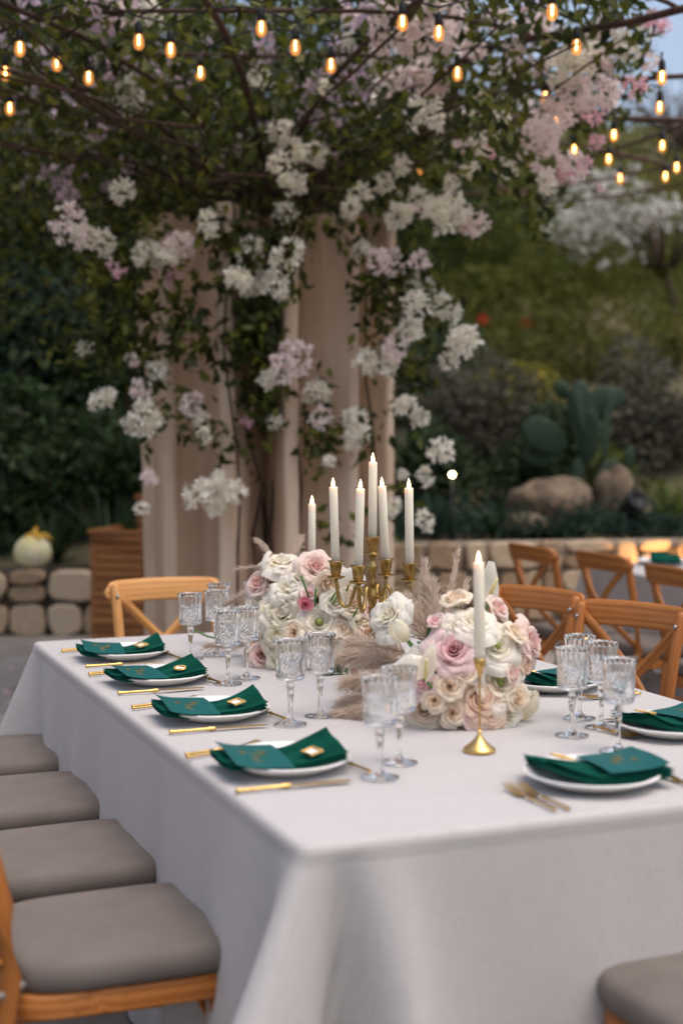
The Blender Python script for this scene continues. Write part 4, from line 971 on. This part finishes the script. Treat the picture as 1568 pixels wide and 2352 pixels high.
def setting(c, rz, where, k, oval=False, nap_rot=0, forks=True, kn=True, spoon_=True, fork_rot=0.0, dessert=None, frame_rz=.25):
    """c: plate centre on the cloth; local +Y away from the diner, +X the diner's right"""
    nap_rot += R.uniform(-.09, .09)
    M3 = Matrix.Rotation(rz, 3, 'Z')
    def w(x, y, z=0): v = M3 @ Vector((x, y, z)); return Vector((c.x + v.x, c.y + v.y, TZ + .002 + v.z))
    Mn = Matrix.Rotation(rz + nap_rot, 3, 'Z')
    def wn(x, y, z=0): v = Mn @ Vector((x, y, z)); return Vector((c.x + v.x, c.y + v.y, TZ + .002 + v.z))
    link('plate', PLATE, None, w(0, 0), (0, 0, rz), 'white porcelain plate ' + where, 'plate', 'white dinner plates')
    link('napkin', NAPS[k % 4], None, wn(0, 0), (0, 0, rz + nap_rot), 'folded green velvet napkin on the plate ' + where, 'napkin', 'green velvet napkins')
    cd = CARDS[k % 3]
    o = link('menu_card', cd[0], None, wn(.024, -.076, .0395), (rad(-3), 0, rz + nap_rot + R.uniform(-.06, .06)), 'teal menu card with gold script ' + where, 'menu card', 'teal menu cards'); link('script_lettering', cd[1], o)
    f = FO if oval else FR
    o = link('name_frame', f[0], None, wn(.052, .044, .0435), (rad(12), 0, rz + nap_rot + frame_rz), ('oval' if oval else 'square') + ' gold name frame on the napkin ' + where, 'name frame', 'gold name frames', scale=(.76,) * 3); link('name_paper', f[1], o)
    if kn: thing2('knife', KN, w(.168, -.165), rz, 'gold bamboo-handled knife beside the plate ' + where, 'knife', 'gold knives')
    if forks:
        a = rad(fork_rot)
        thing2('fork', FK, w(-.158, -.175), rz + a, 'inner gold fork beside the plate ' + where, 'fork', 'gold forks')
        thing2('fork', FK, w(-.186, -.170), rz + a, 'outer gold fork beside the plate ' + where, 'fork', 'gold forks')
    if spoon_:
        thing2('spoon', SP, w(.115, .150), rz + rad(90 + 8), 'small gold dessert spoon above the plate ' + where, 'spoon', 'gold dessert spoons')
def onT(px, py): p = T(px, py, .768); return p
wl = ['at the left row\'s nearest seat', 'at the left row\'s second nearest seat', 'at the left row\'s third nearest seat', 'at the left row\'s farthest seat']
for i, (x, y) in enumerate([(655, 1748), (493, 1632), (368, 1553), (288, 1498)]):
    setting(onT(x, y), A_U, wl[i], i, oval=(i == 2), fork_rot=14)
setting(onT(1357, 1782), A_L, 'at the near end of the table', 2, nap_rot=rad(75), fork_rot=0, frame_rz=.3)
setting(onT(1545, 1668), A_U + math.pi, 'at the right edge of the picture', 1, spoon_=True)
setting(onT(1268, 1568), A_U + math.pi, 'half hidden behind the right flowers', 0, oval=True)
# one setting on the second table
q = tab(0, 0); c2 = T(1520, 1291, .765); c2 = Vector((c2.x, c2.y, 0))
link('plate', PLATE, None, (c2.x, c2.y, TZ + .002), (0, 0, A_U), 'white plate on the second table at right', 'plate', 'white dinner plates')
link('napkin', NAPS[1], None, (c2.x, c2.y, TZ + .002), (0, 0, A_U + rad(60)), 'folded green napkin on the plate of the second table', 'napkin', 'green velvet napkins')

# ------------------------------------------------------------------ goblets
def goblet():
    NS = 48; hz_ = .212
    bowl_o = [(.012, .1125), (.030, .113), (.0345, .1155), (.0358, .119)]
    rows = 8
    for i in range(rows): bowl_o.append((.0362 + .0006 * i / rows, .122 + i * .0062))
    bowl_o += [(.0372, .1735), (.0374, .177), (.0384, .19), (.0400, .205), (.0411, .2112), (.0409, .2118)]
    bowl_i = [(.0404, .2120), (.0392, .205), (.0366, .19), (.0348, .172), (.0330, .15), (.0322, .128), (.0295, .122), (.012, .1195), (.0001, .119)]
    mb = MB()
    nb = len(bowl_o)
    def mod(i, j, r):
        if 4 <= i < 4 + rows:          # diamond cut
            return r - (.0034 if (j + i) % 2 else 0)
        if 4 + rows <= i < nb - 1:     # fluted
            return r - (.0020 if (j % 2) else 0)
        return r
    pro = bowl_o + bowl_i
    mb.lathe(pro, 36, mod=mod, flat=range(3, nb - 1))
    stem = [(.0001, 0), (.039, 0), (.0405, .001), (.0405, .0028), (.034, .0042), (.018, .0072), (.009, .012), (.0058, .02), (.0048, .034), (.0055, .056), (.0082, .076), (.0090, .083), (.0062, .0865), (.0088, .0895), (.0108, .0945), (.0104, .1), (.0070, .1045), (.0095, .108), (.012, .112)]
    st = MB(); st.lathe(stem + [(.0001, .1118)], 24, mod=lambda i, j, r: r * (.93 if (j % 4 < 2 and 7 < i < 17) else 1))
    return mb.mesh('goblet', M_GLASS), [('stem', st.mesh('stem', M_GLASS))]
GB = goblet()
gw = {0: 'beside the nearest left plate', 1: 'beside the second plate of the left row', 2: 'beside the third plate of the left row', 3: 'beside the farthest left plate'}
GOB = [(872, 1786, 'crystal goblet nearest the camera, left of the right flowers'), (916, 1752, 'crystal goblet standing close behind the nearest one'),
       (667, 1664, 'crystal goblet in front of the left flowers, left one of its pair'), (735, 1645, 'crystal goblet touching the pampas grass, right one of its pair'),
       (524, 1571, 'sharp crystal goblet beside the second farthest left plate'), (566, 1558, 'crystal goblet between its sharp neighbour and the left flowers'),
       (438, 1514, 'leftmost crystal goblet, before the far chair'), (497, 1504, 'crystal goblet just right of the leftmost one'),
       (505, 1482, 'crystal goblet farthest away, seen above the leftmost pair'), (585, 1478, 'crystal goblet tucked against the left edge of the left flowers'),
       (1312, 1690, 'crystal goblet in the right group, nearest the right flowers'), (1380, 1672, 'crystal goblet at the back of the right group'),
       (1330, 1650, 'crystal goblet overlapped by the front one in the right group'), (1418, 1726, 'crystal goblet rightmost, before the right edge plate')]
for (x, y, lab) in GOB:
    p = T(x, y, TZ + .002); thing2('goblet', GB, p, R.uniform(0, 6), lab, 'goblet', 'cut crystal goblets')

# ------------------------------------------------------------------ candles and holders
def candle_mesh(h, r=.0122):
    mb = MB(); mb.lathe([(.0001, 0), (r * .93, 0), (r * .93, .012), (r, .0125), (r, h - .003), (r * .96, h), (r * .8, h + .0005), (r * .6, h - .004), (.0001, h - .006)], 20)
    fl = MB(); fl.lathe([(.0001, h - .006), (.0035, h - .003), (.0052, h + .004), (.0050, h + .011), (.0032, h + .018), (.0012, h + .024), (.0001, h + .027)], 14)
    return mb.mesh('candle', M_CANDLE), [('flame', fl.mesh('flame', M_FLAME))]
CND = candle_mesh(.232)
CNS = candle_mesh(.225)
def candle(p, lean, label):
    o = thing2('candle', CND, p, 0, label, 'candle', 'ivory taper candles'); o.rotation_euler = (lean[1], lean[0], 0); return o
CB = tab(TLEN / 2 + .0, TWID / 2); CB = P(855, 1400, 4.0); CB.z = TZ + .002
cb = empty('candelabra', CB, 0, 'aged brass five-armed candelabra rising from the flowers', 'candelabra')
zz0 = TZ + .002
cup = [(.004, -.006), (.011, -.006), (.0135, -.002), (.0115, .001), (.0145, .003), (.0155, .007), (.0145, .010), (.0165, .018), (.0175, .028), (.0205, .036), (.024, .0385), (.024, .0400), (.0195, .0385), (.0135, .037), (.0132, .018), (.0001, .017)]
pan = [(.004, -.003), (.016, -.002), (.024, .0015), (.0265, .004), (.0255, .005), (.014, .003), (.0001, .003)]
mb = MB(); mb.lathe([(.0001, 0), (.06, 0), (.062, .006), (.05, .012), (.03, .022), (.016, .035), (.01, .05), (.009, .09), (.012, .1), (.009, .11), (.0085, .17), (.0095, .19), (.007, .2), (.0105, .206), (.0075, .214), (.011, .226), (.0078, .236), (.012, .244), (.014, .258), (.014, .272), (.0105, .282), (.0085, .292), (.012, .300), (.0085, .308), (.0095, .330), (.0145, .344), (.0150, .352), (.0085, .362), (.0085, .372), (.0145, .382), (.012, .390), (.0055, .398), (.006, .41)], 20); mb.obj('stem', M_BRASS, cb)
ZC = 1.168 - zz0 - .022
mb = MB(); mb.lathe(pan, 24, c=(0, 0, ZC - .012)); mb.obj('drip_pan', M_BRASS, cb); mb = MB(); mb.lathe(cup, 24, c=(0, 0, ZC)); mb.obj('cup', M_BRASS, cb)
candle((CB.x, CB.y, zz0 + ZC + .0175), (.003, 0), 'tallest ivory candle on the centre of the candelabra')
ZA = 1.062 - zz0
for (ang, lean, lab) in ((160, (-.032, .0), 'ivory candle on the left arm of the candelabra'), (-112, (.024, .0), 'ivory candle on the front arm of the candelabra'), (68, (-.05, 0), 'leaning ivory candle just behind the tallest one'), (-20, (-.014, 0), 'ivory candle on the right arm of the candelabra')):
    a = rad(ang); u = Vector((math.cos(a), math.sin(a), 0)); RA = .110
    mb = MB(); pth = [(.010, -.045), (.020, -.050), (.030, -.040), (.034, -.024), (.044, -.014), (.052, -.022), (.058, -.048), (.068, -.074), (.082, -.080), (.095, -.068), (.104, -.042), (.108, -.012), (.110, .0)]
    mb.sweep([u * r_ + Vector((0, 0, ZA + z)) for r_, z in pth], rrect(.0095, .012, .003, 2), up=(-math.sin(a), math.cos(a), 0)); mb.obj('arm', M_BRASS, cb)
    mb = MB(); mb.lathe(pan, 24, c=u * RA + Vector((0, 0, ZA + .002))); mb.obj('drip_pan', M_BRASS, cb)
    mb = MB(); mb.lathe(cup, 24, c=u * RA + Vector((0, 0, ZA + .012))); mb.obj('cup', M_BRASS, cb)
    candle(Vector((CB.x, CB.y, zz0 + ZA + .030)) + u * RA, lean, lab)
def stick(p, hcup, label):
    o = empty('candlestick', p, 0, label, 'candlestick', 'slim brass candlesticks')
    mb = MB(); mb.lathe([(.0001, 0), (.037, 0), (.038, .003), (.036, .008), (.028, .014), (.016, .024), (.008, .034), (.0045, .044), (.003, .05), (.0001, .05)], 28); mb.obj('base', M_GOLD, o)
    mb = MB(); mb.lathe([(.003, .045), (.0026, hcup * .5), (.003, hcup - .002)], 10); mb.obj('stem', M_GOLD, o)
    mb = MB(); mb.lathe([(.003, hcup - .004), (.007, hcup), (.006, hcup + .006), (.010, hcup + .012), (.0135, hcup + .022), (.0145, hcup + .036), (.0135, hcup + .037), (.0125, hcup + .022), (.0001, hcup + .02)], 18); mb.obj('cup', M_GOLD, o)
    return o
p = T(1100, 1726, TZ + .002); stick(p, .178, 'slim brass candlestick standing alone in front of the right flowers')
candle((p.x, p.y, p.z + .178 + .0215), (-.015, 0), 'single ivory candle nearest the camera, before the right flowers')
p = P(716, 1400, 4.72); p.z = TZ + .002; stick(p, .238, 'slim brass candlestick hidden behind the left flowers')
candle((p.x, p.y, p.z + .238 + .0215), (.004, 0), 'ivory candle standing left of the candelabra, behind the pink rose')

# ------------------------------------------------------------------ flowers
def rose(seed, n=18, open_=.6, ruffle=.12, point=.0, hgt=.85, tight=.13):
    """unit radius rose, opening up +Z: tight spiral heart, broad outer petals with rolled lips"""
    rr = random.Random(seed); mb = MB()
    for k in range(n):
        f = k / (n - 1); th = k * 2.39996 + rr.uniform(-.25, .25)
        rb = .02 + .20 * f; rt = tight + (.52 + .22 * open_) * f ** .85
        h = hgt * (1 - .45 * open_ * f ** 1.5) * rr.uniform(.93, 1.06)
        hw = (1.45 - .60 * f) * rr.uniform(.88, 1.12); lip = (.03 + (.16 + .22 * open_) * f) * rr.uniform(.75, 1.25); p1 = rr.uniform(0, 6); fq = rr.uniform(1.4, 2.6); sk = rr.uniform(-.12, .12)
        def fn(u, v):
            uu = u * 2 - 1; tip = max(0, (v - .5) / .5)
            shape = math.sin(min(1, v * 1.7 + .25) * math.pi / 2) * (1 - .30 * tip ** 3 - point * .66 * tip)
            a = th + uu * hw * shape
            belly = math.sin(min(1, v / .62) * math.pi / 2)
            r_ = rb + (rt - rb) * belly ** 1.2 + lip * tip ** 1.6 + .035 * uu * (1 - f) + .02 * uu * f
            z = h * (v ** .8) - h * .20 * uu * uu * v * (1 + 1.5 * point) + sk * uu * v * .5 - lip * 1.0 * tip ** 2.4
            rf = ruffle * v * v * math.sin(uu * fq * 2 + p1) * (.25 + .75 * f) * .5
            r_ += rf * .5; z += rf * .7 + point * .25 * tip * (1 - abs(uu)) * f
            return Vector((r_ * math.cos(a), r_ * math.sin(a), z - .35)), (f * .75 + v * .12 + abs(uu) * .08, 0, 0)
        mb.grid(fn, 10, 8)
    return mb
def lisi(seed):
    return rose(seed, 13, 1.0, .36, 0, .62, .22)
FMESH = {}
def fmesh(kind, col, var):
    key = (kind, col, var)
    if key in FMESH: return FMESH[key]
    s_ = hash(kind) % 1000 if False else sum(map(ord, kind)) + 31 * var
    if kind == 'rose': mb = rose(s_, 17, .5, .12, 0, .95, .08)
    elif kind == 'bud': mb = rose(s_, 12, .2, .06, 0, 1.1, .10)
    elif kind == 'garden': mb = rose(s_, 26, .8, .2, 0, .85, .07)
    elif kind == 'reflex': mb = rose(s_, 16, 1.0, .10, .75, .85, .12)
    elif kind == 'lisi': mb = lisi(s_)
    elif kind == 'peony': mb = rose(s_, 30, .9, .36, .0, .80, .07)
    elif kind == 'tulip':
        mb = MB()
        for k in range(6):
            th = k * 1.047 + (.5 if k % 2 else 0); q = 1 - .08 * (k % 2)
            def fn(u, v, th=th, q=q):
                uu = u * 2 - 1; w = .78 * math.sin(math.pi * min(1, v * .92 + .06)) ** .7
                a = th + uu * w; r_ = q * (.62 * math.sin(math.pi * min(.98, v * .80 + .12)) ** .7) + .03
                return Vector((r_ * math.cos(a), r_ * math.sin(a), v * 1.9 - .6)), (.25 + .5 * v, 0, 0)
            mb.grid(fn, 8, 10)
    me = mb.mesh(kind, MP[col]); FMESH[key] = me; return me
NAMES = {'rose': 'rose', 'bud': 'rosebud', 'garden': 'garden_rose', 'reflex': 'open_rose', 'lisi': 'lisianthus', 'peony': 'white_peony', 'tulip': 'tulip'}
def ray_ell(px, py, c, r):
    o = Vector((0, 0, CAMZ)); d = ray(px, py).normalized(); c = Vector(c)
    oo = Vector(((o.x - c.x) / r[0], (o.y - c.y) / r[1], (o.z - c.z) / r[2])); dd = Vector((d.x / r[0], d.y / r[1], d.z / r[2]))
    A = dd.dot(dd); B = oo.dot(dd); Cc = oo.dot(oo) - 1; D = B * B - A * Cc
    t = (-B - math.sqrt(D)) / A if D > 0 else -B / A
    p = o + d * t; n = Vector(((p.x - c.x) / r[0] ** 2, (p.y - c.y) / r[1] ** 2, (p.z - c.z) / r[2] ** 2)).normalized(); return p, n
def flower(par, c, r, kind, col, px, py, rp, face=None, var=0, push=0):
    p, n = ray_ell(px, py, c, r); Y = p.y; R_ = rp * Y / F
    d = (n * 1.0 + Vector((0, -.35, .25)) if face is None else Vector(face)).normalized()
    p = p - d * R_ * .25 + n * R.uniform(-.010, .028)
    q = d.to_track_quat('Z', 'Y'); q = q @ Euler((0, 0, R.uniform(0, 6.28))).to_quaternion()
    p.z = max(p.z, TZ + .012 + R_ * .55)
    o = link(NAMES[kind], fmesh(kind, col, var), par, p - par.location, q.to_euler(), scale=(R_ * 1.16,) * 3)
    if kind == 'lisi': link('flower_centre', CENTRE, o)
    # stalk running back into the bunch
    mb = MB(); a = p - par.location - d * R_ * .2; b = Vector((a.x * .25, a.y * .25, .06)); mb.tube([a, a.lerp(b, .35) - d * R_ * .5, b], [.003, .003, .003], 6); mb.obj('stalk', M_STEM, par)
    return o
mb = MB(); mb.lathe([(.12, -.2), (.16, .0), (.1, .14), (.0001, .12)], 12, mod=lambda i, j, r: r * (1 + .3 * (j % 2)))
CENTRE = mb.mesh('flower_centre', m_noise('flower_eye', [(.35, (.05, .09, .015)), (.6, (.30, .34, .08))], 14, .6))
def spathe(par, p, d, L, col='ivory', yaw=0, wd=.55, curl=.5, sp_dir=.2):
    """anthurium / calla: one big curved bract with a spadix"""
    mb = MB()
    def fn(u, v):
        uu = u * 2 - 1; w = wd * math.sin(math.pi * min(1, (v * .86 + .10))) ** .75 * (1 - .35 * v)
        return Vector((uu * w, -.30 * uu * uu * curl + .22 * math.sin(v * 3) * curl, v)), (.5 + .3 * v, 0, 0)
    mb.grid(fn, 10, 12); q = Vector(d).normalized().to_track_quat('Z', 'Y') @ Euler((0, 0, yaw)).to_quaternion()
    o = link('spathe', mb.mesh('spathe', MP[col]), par, Vector(p) - par.location, q.to_euler(), scale=(L,) * 3)
    s_ = MB(); s_.tube([(0, -.02, .06), (0, -.10 - sp_dir * .3, .35), (0, -.14 - sp_dir, .66)], [.055, .05, .028], 8); link('spadix', s_.mesh('spadix', M_SPADIX), o)
    mb = MB(); a = Vector(p) - par.location; mb.tube([a, a * .6 + Vector((0, 0, .0)), Vector((a.x * .2, a.y * .2, .05))], .0035, 6); mb.obj('stalk', M_STEM, par)
def pampas(par, base, tip, n, L=.09, spread=.5, bend=.06):
    base, tip = Vector(base), Vector(tip); ax = (tip - base); ln = ax.length; axn = ax.normalized(); c = Vector((0, 0, 1))
    t = NR.uniform(.0, 1, n); side = unit(NR.normal(size=(n, 3)))
    A = np.array(base)[None, :] + t[:, None] * np.array(ax)[None, :]; A[:, 2] -= bend * t ** 2
    d = unit(np.array(axn)[None, :] + side * spread * NR.uniform(.15, 1.35, (n, 1)) + NR.normal(size=(n, 3)) * .12); l = L * NR.uniform(.35, 1.15, n) * (1 - .45 * t)
    g = np.zeros((n, 3)); g[:, 2] = -1
    P1 = A + d * (l * .5)[:, None] + side * .004; P2 = A + d * l[:, None] + g * (l * .28)[:, None]
    wv = unit(np.cross(d, NR.normal(size=(n, 3)))) * .00075
    v = np.stack([A - wv, A + wv, P1 - wv * .8, P1 + wv * .8, P2], 1).reshape(-1, 3) - np.array(par.location)
    i = np.arange(n)[:, None] * 5
    f = np.concatenate([i + [0, 1, 3], i + [0, 3, 2], i + [2, 3, 4]], 0)
    at = np.zeros((n, 5, 3)); at[:, :, 0] = NR.uniform(0, 1, n)[:, None]
    o = link('pampas_plume', np_mesh('pampas_plume', v, f, M_PAMPAS, at.reshape(-1, 3)), par)
    mb = MB(); mb.tube([base - Vector(par.location), (base + ax * .5) - Vector(par.location) - Vector((0, 0, bend * .25)), tip - Vector(par.location) - Vector((0, 0, bend))], [.002, .0016, .0008], 5); link('plume_stalk', mb.mesh('plume_stalk', M_PAMPAS), o)
def green(par, c, r, n, size=.045):
    p = blob_pts(np.array(c) - np.array(par.location), np.array(r) * .85, n, 10); p = p[p[:, 2] > .01]
    link('greenery', leaves('greenery', p, size, M_FLEAF, .5, .0), par, kind='stuff')
# --- left arrangement
cA = (-.055, 4.50, .87); rA = (.225, .20, .22)
fa = empty('flower_arrangement', (cA[0], cA[1], TZ + .002), 0, 'lush white and blush flower arrangement left of the candelabra', 'flowers', 'flower arrangements on the table')
green(fa, (cA[0], cA[1], .84), rA, 900)
for a in [('garden', 'blush', 727, 1308, 42, (.15, -.75, .6)), ('peony', 'white', 655, 1300, 42, (-.1, -.3, .9)), ('peony', 'white', 690, 1325, 34, None), ('reflex', 'white', 660, 1345, 36, (-.2, -.5, .7)),
          ('rose', 'blush', 600, 1345, 36, (-.6, -.6, .5)), ('rose', 'blush', 622, 1322, 34, (-.5, -.5, .8)), ('reflex', 'white', 648, 1408, 54, (-.25, -.85, .35)), ('bud', 'hot', 703, 1390, 20, (.2, -.9, .2)), ('bud', 'pink', 708, 1362, 20, None),
          ('lisi', 'white', 733, 1424, 42, (.05, -.85, .5)), ('rose', 'cream', 787, 1448, 30, None), ('garden', 'white', 640, 1375, 36, None), ('rose', 'ivory', 618, 1400, 32, None), ('rose', 'cream', 678, 1452, 30, None), ('rose', 'blush', 615, 1505, 36, (.2, -.9, .25)), ('rose', 'ivory', 600, 1520, 32, (-.5, -.8, .2)),
          ('rose', 'ivory', 830, 1425, 32, None), ('rose', 'cream', 805, 1382, 40, None), ('rose', 'white', 770, 1385, 34, None), ('rose', 'blush', 845, 1400, 30, None), ('garden', 'peach', 838, 1450, 30, None), ('rose', 'cream', 755, 1345, 36, (.2, -.6, -.3)), ('rose', 'blush', 805, 1335, 28, None), ('rose', 'cream', 710, 1470, 32, None), ('rose', 'ivory', 640, 1455, 30, None), ('rose', 'white', 755, 1490, 34, None), ('rose', 'ivory', 690, 1510, 34, None), ('garden', 'white', 585, 1385, 30, (-.8, -.4, .3)), ('rose', 'white', 770, 1310, 30, (.2, .3, .8)), ('peony', 'white', 880, 1440, 44, (.3, -.8, .4)), ('rose', 'blush', 870, 1400, 34, (.4, -.6, .5)), ('rose', 'cream', 850, 1490, 34, (.2, -.9, .2)), ('rose', 'ivory', 800, 1500, 34, (.1, -.9, .2)), ('garden', 'cream', 745, 1530, 32, (0, -.9, .2)), ('rose', 'blush', 640, 1540, 30, (-.3, -.9, .1)), ('rose', 'peach', 900, 1480, 32, (.5, -.7, .3)), ('rose', 'white', 570, 1440, 30, (-.8, -.5, .2)), ('rose', 'cream', 590, 1475, 32, (-.6, -.8, .3)), ('rose', 'ivory', 632, 1480, 32, (-.2, -.9, .3)), ('rose', 'blush', 595, 1525, 34, (-.4, -.9, .2)), ('garden', 'ivory', 650, 1515, 34, (0, -.95, .2)), ('rose', 'cream', 770, 1530, 34, (.1, -.95, .2)), ('rose', 'blush', 715, 1545, 32, (0, -.95, .1)), ('rose', 'white', 845, 1530, 32, (.3, -.9, .2))]:
    flower(fa, cA, rA, a[0], a[1], a[2], a[3], a[4], a[5], var=R.randint(0, 2))
p, n = ray_ell(612, 1300, cA, rA); spathe(fa, P(600, 1312, 4.5), (.35, -.1, 1), .07, 'white', .4, .5, .6, .5)
spathe(fa, P(800, 1345, 4.33), (.3, -.55, .8), .085, 'white', -.4, .6, .8)
pampas(fa, P(640, 1300, 4.55), P(592, 1232, 4.62), 420, .07, .28, .02); pampas(fa, P(670, 1290, 4.6), P(690, 1238, 4.66), 500, .07, .3, .0); pampas(fa, P(600, 1370, 4.55), P(520, 1350, 4.6), 300, .07, .5)
pampas(fa, P(640, 1300, 4.5), P(545, 1300, 4.55), 160, .06, .25, .01)
# stray green stalks
for (x0, y0, x1, y1) in ((692, 1322, 712, 1382), (725, 1352, 723, 1392), (770, 1362, 750, 1395), (780, 1360, 757, 1400), (822, 1395, 805, 1430)):
    mb = MB(); mb.tube([P(x0, y0, 4.28) - fa.location, P(x1, y1, 4.33) - fa.location], .0032, 7); mb.obj('stalk', M_STEM, fa)
mb = MB(); mb.tube([P(430, 1440, 4.95) - fa.location, P(478, 1462, 4.85) - fa.location, P(560, 1480, 4.7) - fa.location], [.004, .0035, .003], 6); mb.obj('stalk', M_STEM, fa)
pampas(fa, P(600, 1480, 4.62), P(478, 1478, 4.6), 420, .09, .45, .01)
pl_ = leaves('leaf_sprig', np.array([tuple(P(R.uniform(740, 790), R.uniform(1520, 1550), 4.25) - fa.location) for _ in range(60)]), .03, M_FLEAF, .5, .1); link('leaf_sprig', pl_, fa)
# dried flower near its foot
o = link('dried_rose', fmesh('bud', 'dried', 0), fa, P(812, 1548, 4.2) - fa.location, (rad(60), 0, .5), scale=(.022,) * 3)
# --- right arrangement
cB = (.295, 3.62, .86); rB = (.205, .19, .215)
fb = empty('flower_arrangement', (cB[0], cB[1], TZ + .002), 0, 'blush and cream flower arrangement right of the candelabra with pampas grass', 'flowers', 'flower arrangements on the table')
green(fb, (cB[0], cB[1], .83), rB, 900)
for a in [('garden', 'pink', 1040, 1492, 62, (-.15, -.9, .4)), ('peony', 'white', 1085, 1430, 50, (.1, -.5, .8)), ('peony', 'white', 1050, 1440, 36, None), ('rose', 'cream', 1045, 1385, 36, (-.2, -.3, .9)), ('rose', 'blush', 1145, 1395, 32, (.6, -.5, .6)), ('peony', 'white', 1125, 1440, 36, (.4, -.7, .6)), ('lisi', 'white', 1140, 1480, 50, (.3, -.8, .5)),
          ('lisi', 'white', 1152, 1562, 56, (.35, -.85, .35)), ('peony', 'blush', 1210, 1478, 46, (.9, -.4, .25)), ('rose', 'cream', 1033, 1573, 36, (-.05, -.95, .3)), ('rose', 'pink', 975, 1565, 38, (-.5, -.8, .2)), ('rose', 'cream', 1040, 1638, 33, (.05, -.95, .2)), ('garden', 'peach', 1108, 1608, 60, (.1, -.95, .3)), ('garden', 'cream', 972, 1658, 58, (-.2, -.9, .35)),
          ('rose', 'pink', 1085, 1662, 32, (.05, -.9, .1)), ('garden', 'peach', 1125, 1650, 34, (.2, -.9, .1)), ('rose', 'white', 1165, 1640, 32, (.4, -.8, .1)), ('tulip', 'ivory', 1212, 1630, 34, (.4, -.35, .8)), ('rose', 'cream', 1180, 1600, 34, None), ('peony', 'white', 905, 1425, 50, (-.6, -.6, .5)), ('tulip', 'ivory', 925, 1455, 30, (-.5, -.6, .7)), ('rose', 'white', 950, 1520, 40, (-.6, -.7, .4)),
          ('rose', 'blush', 940, 1600, 30, (-.7, -.6, .2)), ('bud', 'hot', 925, 1680, 18, (-.7, -.6, .1)), ('bud', 'hot', 928, 1655, 16, (-.7, -.6, .3)), ('rose', 'cream', 1000, 1605, 28, None), ('rose', 'blush', 1180, 1545, 30, (.8, -.4, .2)), ('rose', 'cream', 1175, 1455, 34, (.6, -.3, .7)), ('bud', 'pink', 1000, 1430, 24, (-.4, -.5, .8)), ('rose', 'cream', 1065, 1545, 34, None), ('rose', 'ivory', 900, 1640, 30, (-.8, -.5, .1)), ('rose', 'peach', 1210, 1530, 24, (.8, -.5, .2))]:
    flower(fb, cB, rB, a[0], a[1], a[2], a[3], a[4], a[5], var=R.randint(0, 2))
spathe(fb, P(1118, 1390, 3.62), (.02, -.1, 1), .115, 'ivory', .3, .3, .6)
spathe(fb, P(975, 1560, 3.38), (.25, -.25, 1), .095, 'ivory', -1.2, .26, .9)
spathe(fb, P(945, 1530, 3.45), (-.1, -.75, .45), .075, 'white', .2, .7, .6)
for (x0, y0, x1, y1, Y0, Y1, n_, L_, s_) in ((985, 1480, 940, 1375, 3.72, 3.78, 2600, .10, .62), (1000, 1470, 990, 1340, 3.72, 3.8, 2600, .10, .55), (975, 1470, 975, 1290, 3.75, 3.85, 1300, .09, .34), (1020, 1440, 1050, 1265, 3.78, 3.9, 700, .08, .2), (1060, 1400, 1072, 1330, 3.75, 3.8, 300, .07, .2),
        (930, 1500, 805, 1470, 3.72, 3.8, 2000, .09, .75), (920, 1520, 790, 1500, 3.70, 3.72, 1900, .09, .75), (940, 1560, 800, 1560, 3.6, 3.62, 1700, .09, .75), (930, 1620, 770, 1640, 3.55, 3.6, 2600, .09, .75), (920, 1600, 790, 1610, 3.6, 3.65, 2000, .09, .75)):
    pampas(fb, P(x0, y0, Y0), P(x1, y1, Y1), n_, L_, s_, .01)
